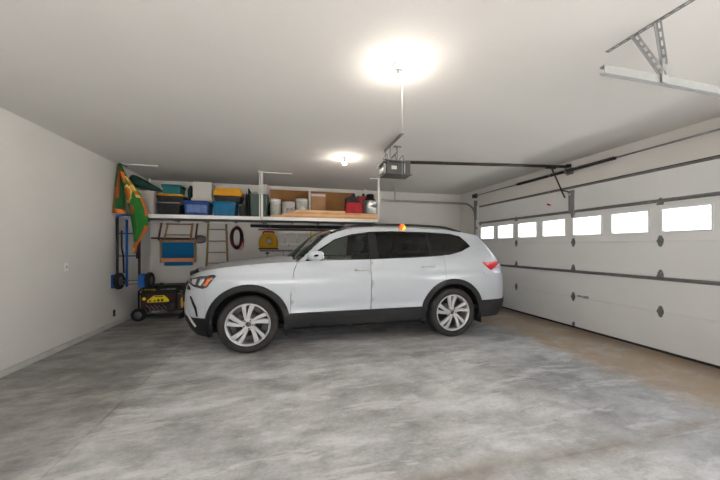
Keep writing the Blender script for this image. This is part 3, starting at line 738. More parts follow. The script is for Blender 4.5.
def ringed(m, outer, inner, d0, d1):
    n = 32; A = []
    def at(poly, a):
        best = None
        for i in range(len(poly)):
            p, q = Vector(poly[i]), Vector(poly[(i+1) % len(poly)]); d = Vector((cos(a), sin(a))); e = q-p
            den = d.x*e.y-d.y*e.x
            if abs(den) < 1e-9: continue
            s_ = (p.x*e.y-p.y*e.x)/den; u_ = (p.x*d.y-p.y*d.x)/den
            if s_ > 0 and -1e-6 <= u_ <= 1+1e-6: best = s_ if best is None else min(best, s_)
        return (d.x*best, d.y*best)
    prof = []
    for k in range(n+1):
        a = 2*pi*k/n; o_ = at(outer, a); i_ = at(inner, a)
        prof.append([(i_[0], d1, i_[1]), (i_[0], d0, i_[1]), (o_[0]*0.9, d0, o_[1]*0.9), (o_[0], (d0*0.7+d1*0.3), o_[1]), (o_[0], d1, o_[1])])
    m.grid(prof)
ringed(b, body, hole, -0.07, 0.05); b.build('drum', M['reel'], t)
c = MB(); c.tube([(0.13*cos(2*pi*k/20)*(1+0.02*(k % 3)), -0.075, 0.12*sin(2*pi*k/20)-0.01) for k in range(20)], 0.014, 6, True); c.tube([(0.17*cos(2*pi*k/20), -0.07, 0.14*sin(2*pi*k/20)-0.02) for k in range(20)], 0.014, 6, True)
c.build('cord', mat('ochre_cord', (0.50, 0.27, 0.02), 0.6), t)
b = MB(); b.tube([(-0.13, -0.02, 0.16), (-0.11, -0.02, 0.215), (0.11, -0.02, 0.215), (0.13, -0.02, 0.16)], 0.022, 8); b.build('carry_handle', M['redcord'], t)
MB().lathe([(0, 0), (0.075, 0), (0.075, 0.01), (0, 0.012)], 20, Matrix.Translation((0, 0.06, -0.01)) @ Matrix.Rotation(pi/2, 4, 'X')).build('hub', M['label'], t)
b = MB(); b.box(-0.23, 0.23, -0.06, 0.04, -0.215, -0.18, 0.006); b.build('base', M['black'], t)
MB().tube([(0, 0.08, 0.23), (0, -0.04, 0.20), (0, -0.045, 0.24)], 0.008, 6).build('wall_hook', M['blackmetal'], t)
t = thing('extension_ladder', 'pale metal ladder hung sideways on the back wall behind windshield', 'ladder', (0.75, WYB-0.06, 1.44))
for z in (0.03, 0.33):
    MB().box(-0.95, 1.10, -0.025, 0.025, z-0.028, z+0.028, 0.006).build('side_rail', M['ladderalu'], t)
for i in range(7): MB().tube([(-0.80+i*0.29, 0, 0.05), (-0.80+i*0.29, 0, 0.31)], 0.018, 10).build('rung', M['ladderalu'], t)
for x in (-0.7, 0.7): MB().tube([(x, 0.06, -0.01), (x, -0.035, -0.01), (x, -0.04, 0.04)], 0.009, 6).build('wall_hook', M['blackmetal'], t)
t = thing('yellow_strap', 'short yellow strap hanging over the pale metal ladder', 'strap', (0.585, WYB-0.10, 1.45))
MB().box(-0.022, 0.022, -0.004, 0.0, 0.12, 0.362, 0.001).build('webbing', M['genyellow'], t)
MB().box(-0.022, 0.022, -0.004, 0.07, 0.359, 0.363).build('webbing_fold', M['genyellow'], t)
MB().box(-0.028, 0.028, -0.012, 0.002, 0.09, 0.13, 0.004).build('buckle', M['black'], t)
t = thing('tool_rail', 'dark metal tool rail with hooks low on back wall below the reel', 'tool rail', (-0.15, WYB-0.02, 1.32))
MB().box(-0.50, 0.52, -0.015, 0.02, -0.02, 0.02, 0.003).build('rail', M['strut'], t)
for i in range(8):
    x = -0.45+i*0.13; MB().tube([(x, -0.01, 0), (x, -0.07, -0.02), (x, -0.08, 0.02)], 0.006, 6).build('hook', M['blackmetal'], t)
for (x, l, lab) in ((-0.32, 0.34, 'left end of the tool rail below yellow reel'), (0.07, 0.26, 'middle of the tool rail'), (0.20, 0.3, 'right part of the tool rail by the windshield')):
    q = thing('hand_tool', 'long hand tool hanging from the '+lab, 'tool', (-0.15+x, WYB-0.0135, 1.287), 0, 'hand tools on the tool rail')
    MB().tube([(0, 0, 0), (0, 0, -l)], 0.013, 8).build('handle', M['hinge'], q)
    MB().tube([(0, 0, -0.02), (0, -0.028, -0.012), (0, -0.060, 0.004), (0, -0.066, 0.02)], 0.004, 6).build('hanging_loop', M['blackmetal'], q)
    MB().prism([(-0.05, -0.045), (0.05, -0.045), (0.04, -0.008), (-0.04, -0.008)], -0.012, 0.012, 'xz').build('head', M['ladderalu'] if x > 0 else M['blackmetal'], q)

# ------------------------------------------------------------------ hand truck hung from the rack by the left wall
t = thing('hand_truck', 'blue hand truck with two black wheels hung under rack behind flag', 'hand truck', (-2.70, 6.14, 0.70))
for x, m in ((-0.225, 'blackmetal'), (0.115, 'blackmetal')):
    MB().tube([(x, -0.02, 1.22), (x, -0.02, 0.16)], 0.022, 10).build('side_rail', M[m], t)
MB().tube([(-0.075, -0.03, 1.20), (-0.075, -0.03, 0.0)], 0.022, 4).build('centre_rail', M['bluepaint'], t)
MB().tube([(-0.225, -0.02, 1.20), (-0.21, -0.02, 1.27), (-0.055, -0.02, 1.285), (0.10, -0.02, 1.27), (0.115, -0.02, 1.20)], 0.022, 10).build('handle', M['bluepaint'], t)
for z in (0.045, 0.55, 0.95): MB().tube([(-0.22, -0.02, z), (0.12, -0.02, z)], 0.011, 8).build('cross_bar', M['strut'] if z < 0.1 else M['bluepaint'], t)
MB().tube([(-0.24, 0.02, 0.10), (0.26, 0.02, 0.10)], 0.011, 8).build('axle', M['strut'], t)
def small_wheel(x):
    Mx = Matrix.Translation((x, 0.02, 0.10)) @ Matrix.Rotation(pi/2, 4, 'Y') @ Matrix.Rotation(0, 4, 'Z')
    w_ = MB().lathe([(0.085, -0.03), (0.12, -0.04), (0.145, -0.025), (0.15, 0), (0.145, 0.025), (0.12, 0.04), (0.085, 0.03), (0.08, 0)], 28, Mx, closed=True).build('wheel', M['rubber'], t)
    MB().lathe([(0.012, -0.02), (0.03, -0.03), (0.05, -0.012), (0.088, -0.022), (0.088, 0.022), (0.05, 0.012), (0.03, 0.03), (0.012, 0.02)], 24, Mx, closed=True).build('wheel_hub', M['hinge'], w_)
small_wheel(-0.215); small_wheel(0.265)
for x0, x1 in ((-0.305, -0.262), (0.11, 0.225)):
    b = MB(); b.box(x0, x1, -0.07, 0.10, -0.02, 0.22, 0.012); b.build('wheel_guard', M['bluepaint'], t)
MB().tube([(-0.15, -0.04, 1.0), (-0.145, -0.05, 0.7), (-0.12, -0.05, 0.55), (-0.11, -0.05, 0.24)], 0.015, 6).build('strap', M['black'], t)
MB().tube([(0.10, -0.02, 0.95), (0.10, -0.03, 0.5)], 0.035, 8).build('toe_plate_arm', M['black'], t)
MB().tube([(-0.055, 0.07, 1.33), (-0.055, 0.03, 1.335), (-0.055, -0.05, 1.32), (-0.055, -0.05, 1.26), (-0.055, 0.0, 1.255)], 0.007, 6).build('hanging_hook', M['blackmetal'], t)

# ------------------------------------------------------------------ flag
def lerp(a, b, u): return a+(b-a)*u
def interp(tab, z):
    for (z0, v0), (z1, v1) in zip(tab, tab[1:]):
        if (z0 >= z >= z1) or (z0 <= z <= z1): return lerp(v0, v1, (z-z0)/(z1-z0) if z1 != z0 else 0)
    return tab[0][1] if abs(z-tab[0][0]) < abs(z-tab[-1][0]) else tab[-1][1]
t = thing('flag', 'green flag with orange emblem draped from the rack post by left wall', 'flag', (-2.80, 6.00, 1.30))
# front fold: left and right edges by height (local x, z)
FL = [(1.55, -0.01), (1.30, 0.02), (1.00, 0.08), (0.75, 0.13), (0.50, 0.17), (0.25, 0.20), (0.0, 0.21)]
FR = [(1.55, 0.03), (1.36, 0.10), (1.17, 0.23), (1.0, 0.33), (0.80, 0.40), (0.60, 0.43), (0.42, 0.41), (0.25, 0.31), (0.12, 0.25), (0.0, 0.235)]
NV, NU = 64, 22
rows = []
for i in range(NV+1):
    z = 1.55*(1-i/NV); a, b_ = interp(FL, z), interp(FR, z); row = []
    for j in range(NU+1):
        u = j/NU; fold = 0.035*sin(u*pi*2.3+z*2.0)*(0.4+0.6*(1-z/1.55)); row.append((lerp(a, b_, u), -0.07+fold-0.05*sin(pi*u), z))
    rows.append(row)
def fmat(i, j):
    z = 1.55*(1-(i+0.5)/NV); u = (j+0.5)/NU; x = lerp(interp(FL, z), interp(FR, z), u)
    ex, ez = (x-0.135)/0.062, (z-1.02)/0.135
    r = sqrt(ex*ex+ez*ez)
    if r < 0.86: return 2
    if r < 1.15: return 3
    px, pz = x-0.09, z-1.33
    if abs(x-(0.045+0.05*(1.42-z)/0.1*0.4)) < 0.025 and 1.22 < z < 1.40: return 2
    if 0.97 < z < 1.33 and 0.70 < u < 0.92: return 3 if sin(z*40) > -0.2 else 2
    if 0.66 < z < 1.0 and u > 0.86: return 2
    q = ((x-0.19)/0.05)**2+((z-0.76)/0.08)**2
    if q < 1: return 2
    if z < 0.48 and u > 0.80: return 2
    if z < 0.20: return 3 if z < 0.10 else 2
    if z > 1.25 or u < 0.10: return 1
    return 0
b = MB(); b.grid(rows, fmat)
b.build('front_fold', [M['flaggreen'], M['flagdeep'], M['flagorange'], M['flagyellow']], t, solid=0.003)
BL = [(1.55, -0.05), (1.2, -0.09), (0.9, -0.12), (0.70, -0.14)]
BR = [(1.55, 0.02), (1.3, 0.03), (1.0, 0.06), (0.70, 0.05)]
rows = []
for i in range(33):
    z = 1.55-0.85*i/32; a, b_ = interp(BL, z), interp(BR, z)
    rows.append([(lerp(a, b_, j/12), -0.03+0.03*sin(j/12*6+z*3)*(i/32), z-0.02*(j/12)*(i/32)) for j in range(13)])
b = MB(); b.grid(rows, lambda i, j: 2 if (i >= 29 or (j <= 1 and i > 14)) else (1 if (3 <= j <= 5 and i < 22) else 0))
b.build('back_fold', [M['flagdeep'], M['flagred'], M['flagorange']], t, solid=0.003)
MB().tube([(-0.01, 0.20, 1.565), (-0.01, -0.07, 1.555), (0.01, -0.10, 1.54)], 0.010, 8).build('hanging_hook', M['blackmetal'], t)

# ------------------------------------------------------------------ generator
t = thing('portable_generator', 'black wheeled generator with yellow control panel in the back left corner', 'generator', (-2.36, 6.75, 0))
GW, GD = 0.385, 0.27
f = MB()
for y in (-GD, GD):
    f.tube([(-GW, y, 0.16), (-GW, y, 0.56), (-GW+0.05, y, 0.62), (GW-0.05, y, 0.62), (GW, y, 0.56), (GW, y, 0.10), (GW-0.04, y, 0.08), (-GW+0.04, y, 0.10), (-GW, y, 0.16)], 0.017, 8)
for x in (-GW, GW):
    for z in (0.20, 0.50): f.tube([(x, -GD, z), (x, GD, z)], 0.015, 8)
f.build('frame', M['black'], t)
MB().box(-GW+0.02, GW-0.06, -GD+0.02, GD-0.02, 0.50, 0.655, 0.04).build('fuel_tank', M['black'], t)
MB().box(-GW+0.03, GW-0.14, -GD-0.012, -GD+0.10, 0.20, 0.53, 0.012).build('control_box', mat('panel_maroon_black', (0.03, 0.012, 0.014), 0.5), t)
pp = MB().prism([(-0.24, 0.345), (0.13, 0.345), (0.13, 0.39), (0.05, 0.475), (-0.13, 0.475), (-0.24, 0.385)], -GD-0.018, -GD-0.012, 'xz').build('yellow_panel', M['genyellow'], t)
for i, x in enumerate((-0.19, -0.115, -0.05, 0.015)):
    MB().box(x-0.018, x+0.018, -GD-0.024, -GD-0.017, 0.36, 0.405 if i > 1 else 0.385, 0.004).build('outlet', M['black'], pp)
MB().box(-0.11, 0.03, -GD-0.02, -GD-0.017, 0.445, 0.46).build('panel_slot', M['black'], pp)
MB().tube([(-0.29, -GD-0.012, 0.42), (-0.29, -GD-0.03, 0.42)], 0.03, 14).build('switch', M['genyellow'], t)
def strokes(x0, x1, z0, z1, n, seed):
    r = random.Random(seed); m = MB(); w_ = (x1-x0)/n
    for i in range(n):
        x = x0+i*w_; a = r.choice((0, 1, 2))
        m.box(x, x+w_*0.28, -0.002, 0, z0, z1)
        if a == 0: m.box(x, x+w_*0.75, -0.002, 0, z1-0.006, z1)
        elif a == 1: m.box(x, x+w_*0.75, -0.002, 0, z0, z0+0.006)
        else: m.box(x+w_*0.5, x+w_*0.75, -0.002, 0, z0, z1)
    for v in m.bm.verts: v.co.y += -GD+0.018
    return m
strokes(-0.33, -0.10, 0.575, 0.61, 8, 1).build('yellow_lettering', M['genyellow'], t)
strokes(-0.02, 0.24, 0.575, 0.61, 12, 2).build('white_lettering', M['label'], t)
e = MB(); e.box(-0.25, 0.20, -GD+0.06, GD-0.06, 0.11, 0.34, 0.03)
for i in range(6): e.box(0.10+i*0.022, 0.112+i*0.022, -GD+0.01, GD-0.08, 0.20, 0.42)
e.build('engine_block', M['darkgrey'], t)
e = MB(); e.lathe([(0, 0), (0.10, 0), (0.11, 0.02), (0.11, 0.05), (0.09, 0.07), (0, 0.07)], 24, Matrix.Translation((0.15, -GD+0.04, 0.25)) @ Matrix.Rotation(pi/2, 4, 'X')); e.build('recoil_starter', M['blackmetal'], t)
e = MB()
for k in range(5): e.tube([(-0.26+k*0.07, -GD-0.02, 0.30-0.02*(k % 2)), (-0.20+k*0.07, -GD-0.025, 0.24), (-0.17+k*0.07, -GD-0.02, 0.16+0.03*(k % 2))], 0.009, 6)
e.box(-0.2, -0.02, -GD-0.02, -GD, 0.15, 0.19, 0.01)
e.build('engine_pipes', M['hinge'], t)
MB().box(0.335, 0.385, -GD-0.03, -GD+0.03, 0.24, 0.42, 0.015).build('air_filter', mat('amber_plastic', (0.72, 0.36, 0.02), 0.4), t)
e = MB(); e.tube([(GW-0.02, -GD-0.01, 0.50), (GW+0.05, -GD-0.02, 0.62), (GW+0.13, -GD-0.02, 0.60), (GW+0.15, -GD-0.02, 0.40), (GW+0.08, -GD-0.02, 0.20)], 0.016, 8); e.build('push_handle', M['black'], t)
e = MB(); e.sphere((GW-0.03, -GD+0.06, 0.53), 0.07, 1, 0.8, 0.8, 2, 0.1); e.build('fuel_filter', mat('olive_metal', (0.24, 0.20, 0.07), 0.4, 0.3, var=0.4, scale=30), t)
for s in (-1, 1):
    Mx = Matrix.Translation((-GW+0.02, s*(GD+0.055), 0.125)) @ Matrix.Rotation(pi/2, 4, 'X')
    w_ = MB().lathe([(0.07, -0.035), (0.105, -0.042), (0.122, -0.02), (0.125, 0), (0.122, 0.02), (0.105, 0.042), (0.07, 0.035), (0.068, 0)], 24, Mx, closed=True).build('wheel', M['rubber'], t)
    MB().lathe([(0, 0.03), (0.03, 0.03), (0.04, 0.015), (0.07, 0.025), (0.072, -0.02), (0, -0.02)], 20, Mx).build('wheel_hub', M['darkgrey'], w_)
MB().box(GW-0.09, GW-0.03, -GD-0.01, GD+0.01, 0.0, 0.10, 0.01).build('support_foot', M['rubber'], t)
MB().tube([(-0.10, 0, 0.65), (-0.10, 0, 0.685)], 0.035, 14).build('fuel_cap', M['black'], t)
# ------------------------------------------------------------------ the car
M['paint'] = mat('white_car_paint', (0.445, 0.47, 0.50), 0.32, var=0.004, coat=0.45, spec=0.4)
M['trimblack'] = mat('black_cladding', (0.019, 0.019, 0.020), 0.55, var=0.1)
M['gloss'] = mat('gloss_black', (0.010, 0.010, 0.011), 0.22, spec=0.25)
M['chrome'] = mat('chrome', (0.75, 0.75, 0.76), 0.12, 1.0, var=0.02)
M['satin'] = mat('satin_silver', (0.60, 0.60, 0.60), 0.32, 0.8, var=0.03)
M['tyre'] = mat('tyre_rubber', (0.028, 0.026, 0.025), 0.75, var=0.15)
M['rim'] = mat('machined_alloy', (0.46, 0.455, 0.45), 0.30, 0.55, var=0.02)
M['rimdark'] = mat('rim_pocket', (0.05, 0.05, 0.052), 0.5)
M['disc'] = mat('brake_disc', (0.07, 0.068, 0.066), 0.4, 0.8)
M['liner'] = mat('wheel_liner', (0.010, 0.010, 0.010), 0.9)
M['tailred'] = mat('tail_lamp_red', (0.42, 0.008, 0.015), 0.12, coat=1.0)
M['tailclear'] = mat('tail_lamp_clear', (0.62, 0.60, 0.72), 0.10, coat=1.0)
M['lampdark'] = mat('headlamp_bowl', (0.07, 0.075, 0.08), 0.15, 0.4, coat=1.0)
M['lampled'] = mat('headlamp_reflector', (0.75, 0.76, 0.78), 0.12, 0.6, coat=1.0)
M['amber'] = mat('amber_marker', (0.85, 0.18, 0.06), 0.15, coat=1.0)
M['seat'] = mat('seat_leather', (0.10, 0.10, 0.10), 0.6)
M['cabin'] = mat('cabin_trim', (0.03, 0.03, 0.032), 0.7)
M['headliner'] = mat('headliner', (0.35, 0.34, 0.32), 0.9)
M['glassf'] = glass('front_side_glass', (0.62, 0.68, 0.65), 0.9, 1.55)
M['glassd'] = glass('privacy_glass', (0.045, 0.045, 0.05), 0.65, 1.5)
M['glassw'] = glass('windshield_glass', (0.55, 0.62, 0.58), 0.9, 1.5)

car = thing('car', 'white three-row sport utility car parked sideways across the garage floor', 'car', (-0.500, 5.105, 0.0)); car.scale = (1.015, 1, 1)
def spline(tab):
    xs_ = [a for a, _ in tab]; ys_ = [b for _, b in tab]; n = len(tab)
    d = [(ys_[i+1]-ys_[i])/(xs_[i+1]-xs_[i]) for i in range(n-1)]
    mm = [d[0]]+[0 if d[i-1]*d[i] <= 0 else 2*d[i-1]*d[i]/(d[i-1]+d[i]) for i in range(1, n-1)]+[d[-1]]
    def f(x):
        if x <= xs_[0]: return ys_[0]+mm[0]*(x-xs_[0])*0
        if x >= xs_[-1]: return ys_[-1]
        for i in range(n-1):
            if x <= xs_[i+1]:
                h = xs_[i+1]-xs_[i]; u = (x-xs_[i])/h
                return (ys_[i]*(2*u**3-3*u*u+1)+mm[i]*h*(u**3-2*u*u+u)+ys_[i+1]*(-2*u**3+3*u*u)+mm[i+1]*h*(u**3-u*u))
    return f
Wz = spline([(.20, .90), (.35, .945), (.50, .968), (.54, .960), (.58, .962), (.68, .976), (.80, .982), (.93, .990), (.985, .990), (1.012, .970), (1.12, .955), (1.22, .932), (1.30, .895), (1.40, .847), (1.50, .797), (1.60, .742), (1.66, .705), (1.70, .670), (1.74, .62)])
ZE = spline([(-.95, .93), (-.88, .975), (-.80, 1.02), (-.6, 1.085), (-.3, 1.14), (0, 1.172), (.3, 1.192), (.55, 1.205), (.64, 1.225), (.85, 1.40), (1.083, 1.59), (1.25, 1.645), (1.45, 1.685), (1.8, 1.715), (2.3, 1.722), (2.8, 1.705), (3.2, 1.668), (3.4, 1.635), (3.52, 1.61)])
XN = spline([(.20, -.80), (.30, -.88), (.45, -.94), (.60, -.955), (.75, -.95), (.88, -.92), (.97, -.88), (1.05, -.82), (1.2, -.7)])
XT = spline([(.20, 3.97), (.32, 4.09), (.45, 4.15), (.55, 4.165), (.72, 4.16), (.95, 4.13), (1.05, 4.11), (1.2, 4.04), (1.4, 3.89), (1.6, 3.69), (1.7, 3.6)])
XF, XRr = -.15, 3.42
def yS(x, z, off=0.0):
    w_ = Wz(z)+off; g_ = 1.0
    if x < XF:
        q = min(1, (XF-x)/(XF-XN(z)+off)); g_ = max(0, 1-q**2.5)**(1/2.5)
    elif x > XRr:
        q = min(1, (x-XRr)/(XT(z)+off-XRr)); g_ = max(0, 1-q**3.4)**(1/3.4)
    return w_*g_
def dens(poly, st):
    out = []
    for i in range(len(poly)):
        a, b_ = Vector(poly[i]), Vector(poly[(i+1) % len(poly)]); n = max(1, int((b_-a).length/st))
        for k in range(n): out.append(a.lerp(b_, k/n))
    return out
def inside(p, poly):
    c = False; n = len(poly); j = n-1
    for i in range(n):
        a, b_ = poly[i], poly[j]
        if (a[1] > p[1]) != (b_[1] > p[1]) and p[0] < (b_[0]-a[0])*(p[1]-a[1])/(b_[1]-a[1])+a[0]: c = not c
        j = i
    return c
def distpoly(p, pts): return min((p-q).length_squared for q in pts)
def inset(poly, d):
    """move every vertex of a polygon inwards by about d"""
    n = len(poly); A = sum(poly[i][0]*poly[(i+1) % n][1]-poly[(i+1) % n][0]*poly[i][1] for i in range(n)); s = 1 if A > 0 else -1
    out = []
    for i in range(n):
        a, b_, c = Vector(poly[i-1]), Vector(poly[i]), Vector(poly[(i+1) % n])
        e1 = (b_-a).normalized(); e2 = (c-b_).normalized()
        n1 = Vector((-e1.y, e1.x))*s; n2 = Vector((-e2.y, e2.x))*s
        nn = n1+n2
        if nn.length < 0.2: nn = n1
        nn.normalize(); k = max(0.5, nn.dot(n1)); out.append(tuple(b_+nn*d/k))
    return out
def tri2d(poly, st, holes=()):
    P = dens(poly, st); n = len(P); E_ = [(i, (i+1) % n) for i in range(n)]; allb = list(P)
    for h in holes:
        H = dens(h, st); o_ = len(allb); allb += H; E_ += [(o_+i, o_+(i+1) % len(H)) for i in range(len(H))]
    x0, x1 = min(p.x for p in P), max(p.x for p in P); z0, z1 = min(p.y for p in P), max(p.y for p in P)
    V = list(allb); r = 0
    zz = z0+st*0.5
    while zz < z1:
        xx = x0+st*(0.5 if r % 2 else 1.0)
        while xx < x1:
            p = Vector((xx, zz))
            if inside(p, P) and distpoly(p, allb) > (0.55*st)**2: V.append(p)
            xx += st
        zz += st*0.87; r += 1
    vo, eo, fo, *_ = delaunay_2d_cdt(V, E_, [], 0, 1e-6)
    F_ = []
    for f in fo:
        c = sum((vo[i] for i in f), Vector((0, 0)))/len(f)
        if inside(c, P) and not any(inside(c, h) for h in holes): F_.append(f)
    return vo, F_
def panel(name, poly, m, parent, off=0.0, st=0.045, flange=0.014, holes=(), both=True, fn=None, gap=0.0025):
    out = []
    po = inset(poly, gap) if gap else poly
    hs = [inset(h, -gap) for h in holes] if gap else holes
    vo, F_ = tri2d(po, st, hs)
    for side in ((-1, 1) if both else (-1,)):
        b = MB(); vs = [b.bm.verts.new((p.x, side*(fn or yS)(p.x, p.y, off), p.y)) for p in vo]
        for f in F_:
            fa = b.bm.faces.new([vs[i] for i in f]); fa.smooth = True
        for v in [v for v in vs if not v.link_faces]: b.bm.verts.remove(v)
        bmesh.ops.recalc_face_normals(b.bm, faces=b.bm.faces[:])
        cen = sum((f.normal.y*side for f in b.bm.faces))
        if cen < 0: bmesh.ops.reverse_faces(b.bm, faces=b.bm.faces[:])
        if flange:
            be = [e for e in b.bm.edges if e.is_boundary]
            b.bm.normal_update(); nv = {v: v.normal.copy() for e in be for v in e.verts}
            for e in be: e.smooth = False
            r = bmesh.ops.extrude_edge_only(b.bm, edges=be)
            new = [g_ for g_ in r['geom'] if isinstance(g_, bmesh.types.BMVert)]
            for v in new:
                src = min(nv, key=lambda q: (q.co-v.co).length_squared)
                v.co -= nv[src]*flange
            for g_ in r['geom']:
                if isinstance(g_, bmesh.types.BMFace): g_.smooth = False
        out.append(b.build(name, m, parent, normals=False))
    return out
RA = 0.505; WB = 2.985; ZW = 0.381
def archpts(cx, a0, a1, n=22, r=RA): return arc(cx, ZW, r, a0, a1, n)
aL = math.asin((0.50-ZW)/RA)
DLO = [(.735, 1.218), (1.0, 1.224), (1.35, 1.229), (1.70, 1.234), (2.3, 1.250), (2.65, 1.266), (2.97, 1.287), (3.18, 1.335), (3.375, 1.42), (3.32, 1.50), (3.225, 1.592), (3.06, 1.632), (2.6, 1.655), (2.1, 1.662), (1.72, 1.650), (1.42, 1.605), (1.16, 1.525), (.94, 1.385)]
def zbelt(x): return interp([(.735, 1.218), (1.0, 1.224), (1.35, 1.229), (1.70, 1.234), (2.3, 1.250), (2.65, 1.266), (2.97, 1.287)], x)
def interp_(x): return zbelt(x)
fender = [(-.52, .50)]+archpts(0, pi-aL, aL)+[(.533, .50), (.538, .70), (.553, .92), (.588, 1.10), (.635, 1.205)]+[(x, ZE(x)) for x in (.55, .42, .3, .15, 0, -.15, -.3, -.45, -.52)]
fdoor = [(.533, .50), (1.665, .50), (1.668, zbelt(1.668)), (1.35, 1.229), (1.0, 1.224), (.735, 1.218), (.635, 1.205), (.588, 1.10), (.553, .92), (.538, .70)]
aq = math.acos((2.862-WB)/RA)
rdoor = [(1.665, .50)]+archpts(WB, pi-aL, aq, 12)+[(2.862, zbelt(2.862)), (2.65, 1.266), (2.3, 1.25), (1.70, 1.234), (1.668, zbelt(1.668))]
quarter = archpts(WB, aq, aL, 14)+[(3.52, .50), (3.52, ZE(3.52)), (3.30, 1.60), (3.225, 1.592), (3.32, 1.50), (3.375, 1.42), (3.18, 1.335), (2.97, 1.287), (2.862, zbelt(2.862))]
top = [(.635, 1.205)]+[(x, ZE(x)) for x in (.70, .78, .85, .95, 1.02, 1.083, 1.16, 1.25, 1.35, 1.45, 1.6, 1.8, 2.05, 2.3, 2.55, 2.8, 3.0, 3.2, 3.3, 3.4, 3.52)]+[(3.30, 1.60), (3.225, 1.592), (3.06, 1.632), (2.6, 1.655), (2.1, 1.662), (1.72, 1.650), (1.42, 1.605), (1.16, 1.525), (.94, 1.385), (.735, 1.218)]
panel('front_fender', fender, M['paint'], car, gap=0.001)
fd = panel('front_door', fdoor, M['paint'], car, gap=0.005)
rd = panel('rear_door', rdoor, M['paint'], car, gap=0.005)
panel('quarter_panel', quarter, M['paint'], car, gap=0.0008)
panel('roof_side_frame', top, M['paint'], car, gap=0.0, flange=0.03)
# windows: black band, panes
wf = [(.775, 1.232), (1.0, 1.236), (1.35, 1.241), (1.665, 1.246), (1.665, 1.637), (1.42, 1.595), (1.16, 1.512), (.96, 1.372)]
wr = [(1.80, 1.248), (2.3, 1.262), (2.62, 1.277), (2.62, 1.643), (2.1, 1.650), (1.80, 1.643)]
wq = [(2.66, 1.279), (2.97, 1.299), (3.17, 1.345), (3.355, 1.424), (3.30, 1.495), (3.215, 1.582), (3.055, 1.620), (2.66, 1.641)]
panel('window_surround', DLO, M['gloss'], car, off=-0.004, holes=[wf, wr, wq], gap=0.0, flange=0.012)
panel('front_window', wf, M['glassf'], car, off=-0.007, gap=-0.004, flange=0)
panel('rear_window', wr, M['glassd'], car, off=-0.007, gap=-0.004, flange=0)
panel('quarter_window', wq, M['glassd'], car, off=-0.007, gap=-0.004, flange=0)
# nose and tail lofts
def ends(z0, z1f, front, off, nq=22, nz=18, x0=None):
    rows = []
    xb = (-.52 if front else 3.52) if x0 is None else x0
    for side in (-1, 1):
        cols = []
        for q in range(nq+1):
            u = sin(pi/2*q/nq)
            col = []
            zt_ = z1f(u) if callable(z1f) else z1f
            for k in range(nz+1):
                z = lerp(z0, zt_, k/nz); xe = (XN(z)-off if front else XT(z)+off); x = lerp(xb, xe, u)
                col.append((x, side*yS(x, z, off) if q < nq else 0.0, z))
            cols.append(col)
        rows += cols if side < 0 else cols[::-1][1:]
    return rows
def ztf(u): return ZE(lerp(-.52, -.885, u))
nose = ends(.48, ztf, True, 0.0)
b = MB(); b.grid(nose); b.build('front_bumper', M['paint'], car)
b = MB(); b.grid(ends(.22, .485, True, 0.008, nz=6, x0=-.44)); b.build('front_lower_bumper', M['trimblack'], car)
tailr = ends(.53, lambda u: 1.61, False, 0.0, nz=26)
b = MB(); b.grid(tailr); b.build('tailgate', M['paint'], car)
b = MB(); b.grid(ends(.28, .56, False, 0.010, nz=6, x0=3.46)); b.build('rear_lower_bumper', M['trimblack'], car)
# hood: rows run across between the two upper edges
hrows = []
topedge = [c[-1] for c in nose]; n2 = len(topedge)//2
left = topedge[:n2+1]                       # near-side edge out to the nose tip
st_ = list(reversed(left))+[(x, -yS(x, ZE(x)), ZE(x)) for x in (-.4, -.3, -.15, 0, .15, .3, .45, .55, .62)]
for (x, y, z) in st_:
    ye = abs(y); row = []
    for j in range(25):
        v = -1+2*j/24; s_ = min(1, ye/.5); cr = 0.055*s_
        bow = 0.10*max(0, (x-0.2)/0.42)
        row.append((x-bow*(1-v*v), v*ye, z+cr*(1-abs(v)**2.6)+0.012*s_*max(0, 1-((abs(v)-.62)/.12)**2)))
    hrows.append(row)
b = MB(); b.grid(hrows); b.build('hood', M['paint'], car)
# windshield and roof
wrows = []
for k in range(13):
    x = lerp(.62, 1.20, k/12); z = ZE(x); ye = yS(x, z)
    wrows.append([(x-(0.22-0.10*k/12)*(1-(j/10-1)**2), (j/10-1)*ye*0.985, z+0.012+0.03*(k/12)*(1-(j/10-1)**2)) for j in range(21)])
b = MB(); b.grid(wrows); b.build('windshield', M['glassw'], car)
w0 = wrows[0]; b = MB(); b.grid([[(p[0]-0.02, p[1], p[2]-0.02) for p in w0], [(p[0]+0.05, p[1], p[2]+0.022) for p in w0]]); b.build('cowl', M['trimblack'], car)
rrows = []
tt = [c[-1] for c in tailr]; n3 = len(tt)//2
redge = [(x, -yS(x, ZE(x)), ZE(x)) for x in (1.20, 1.25, 1.35, 1.5, 1.65, 1.8, 2.0, 2.25, 2.5, 2.75, 3.0, 3.2, 3.3, 3.4, 3.48)]+tt[:n3+1]
for k, (x, y, z) in enumerate(redge):
    ye = abs(y); row = []; s_ = min(1, ye/.5)
    for j in range(21):
        v = j/10-1; bow = 0.12*max(0, 1-k/4)
        row.append((x-bow*(1-v*v), v*ye, z+0.045*s_*(1-abs(v)**2.4)))
    rrows.append(row)
b = MB(); b.grid(rrows); b.build('roof', M['paint'], car)
b = MB(); b.grid([[(p[0], p[1]*0.96, p[2]-0.03) for p in row] for row in rrows[:-6]]); b.build('headliner', M['headliner'], car)
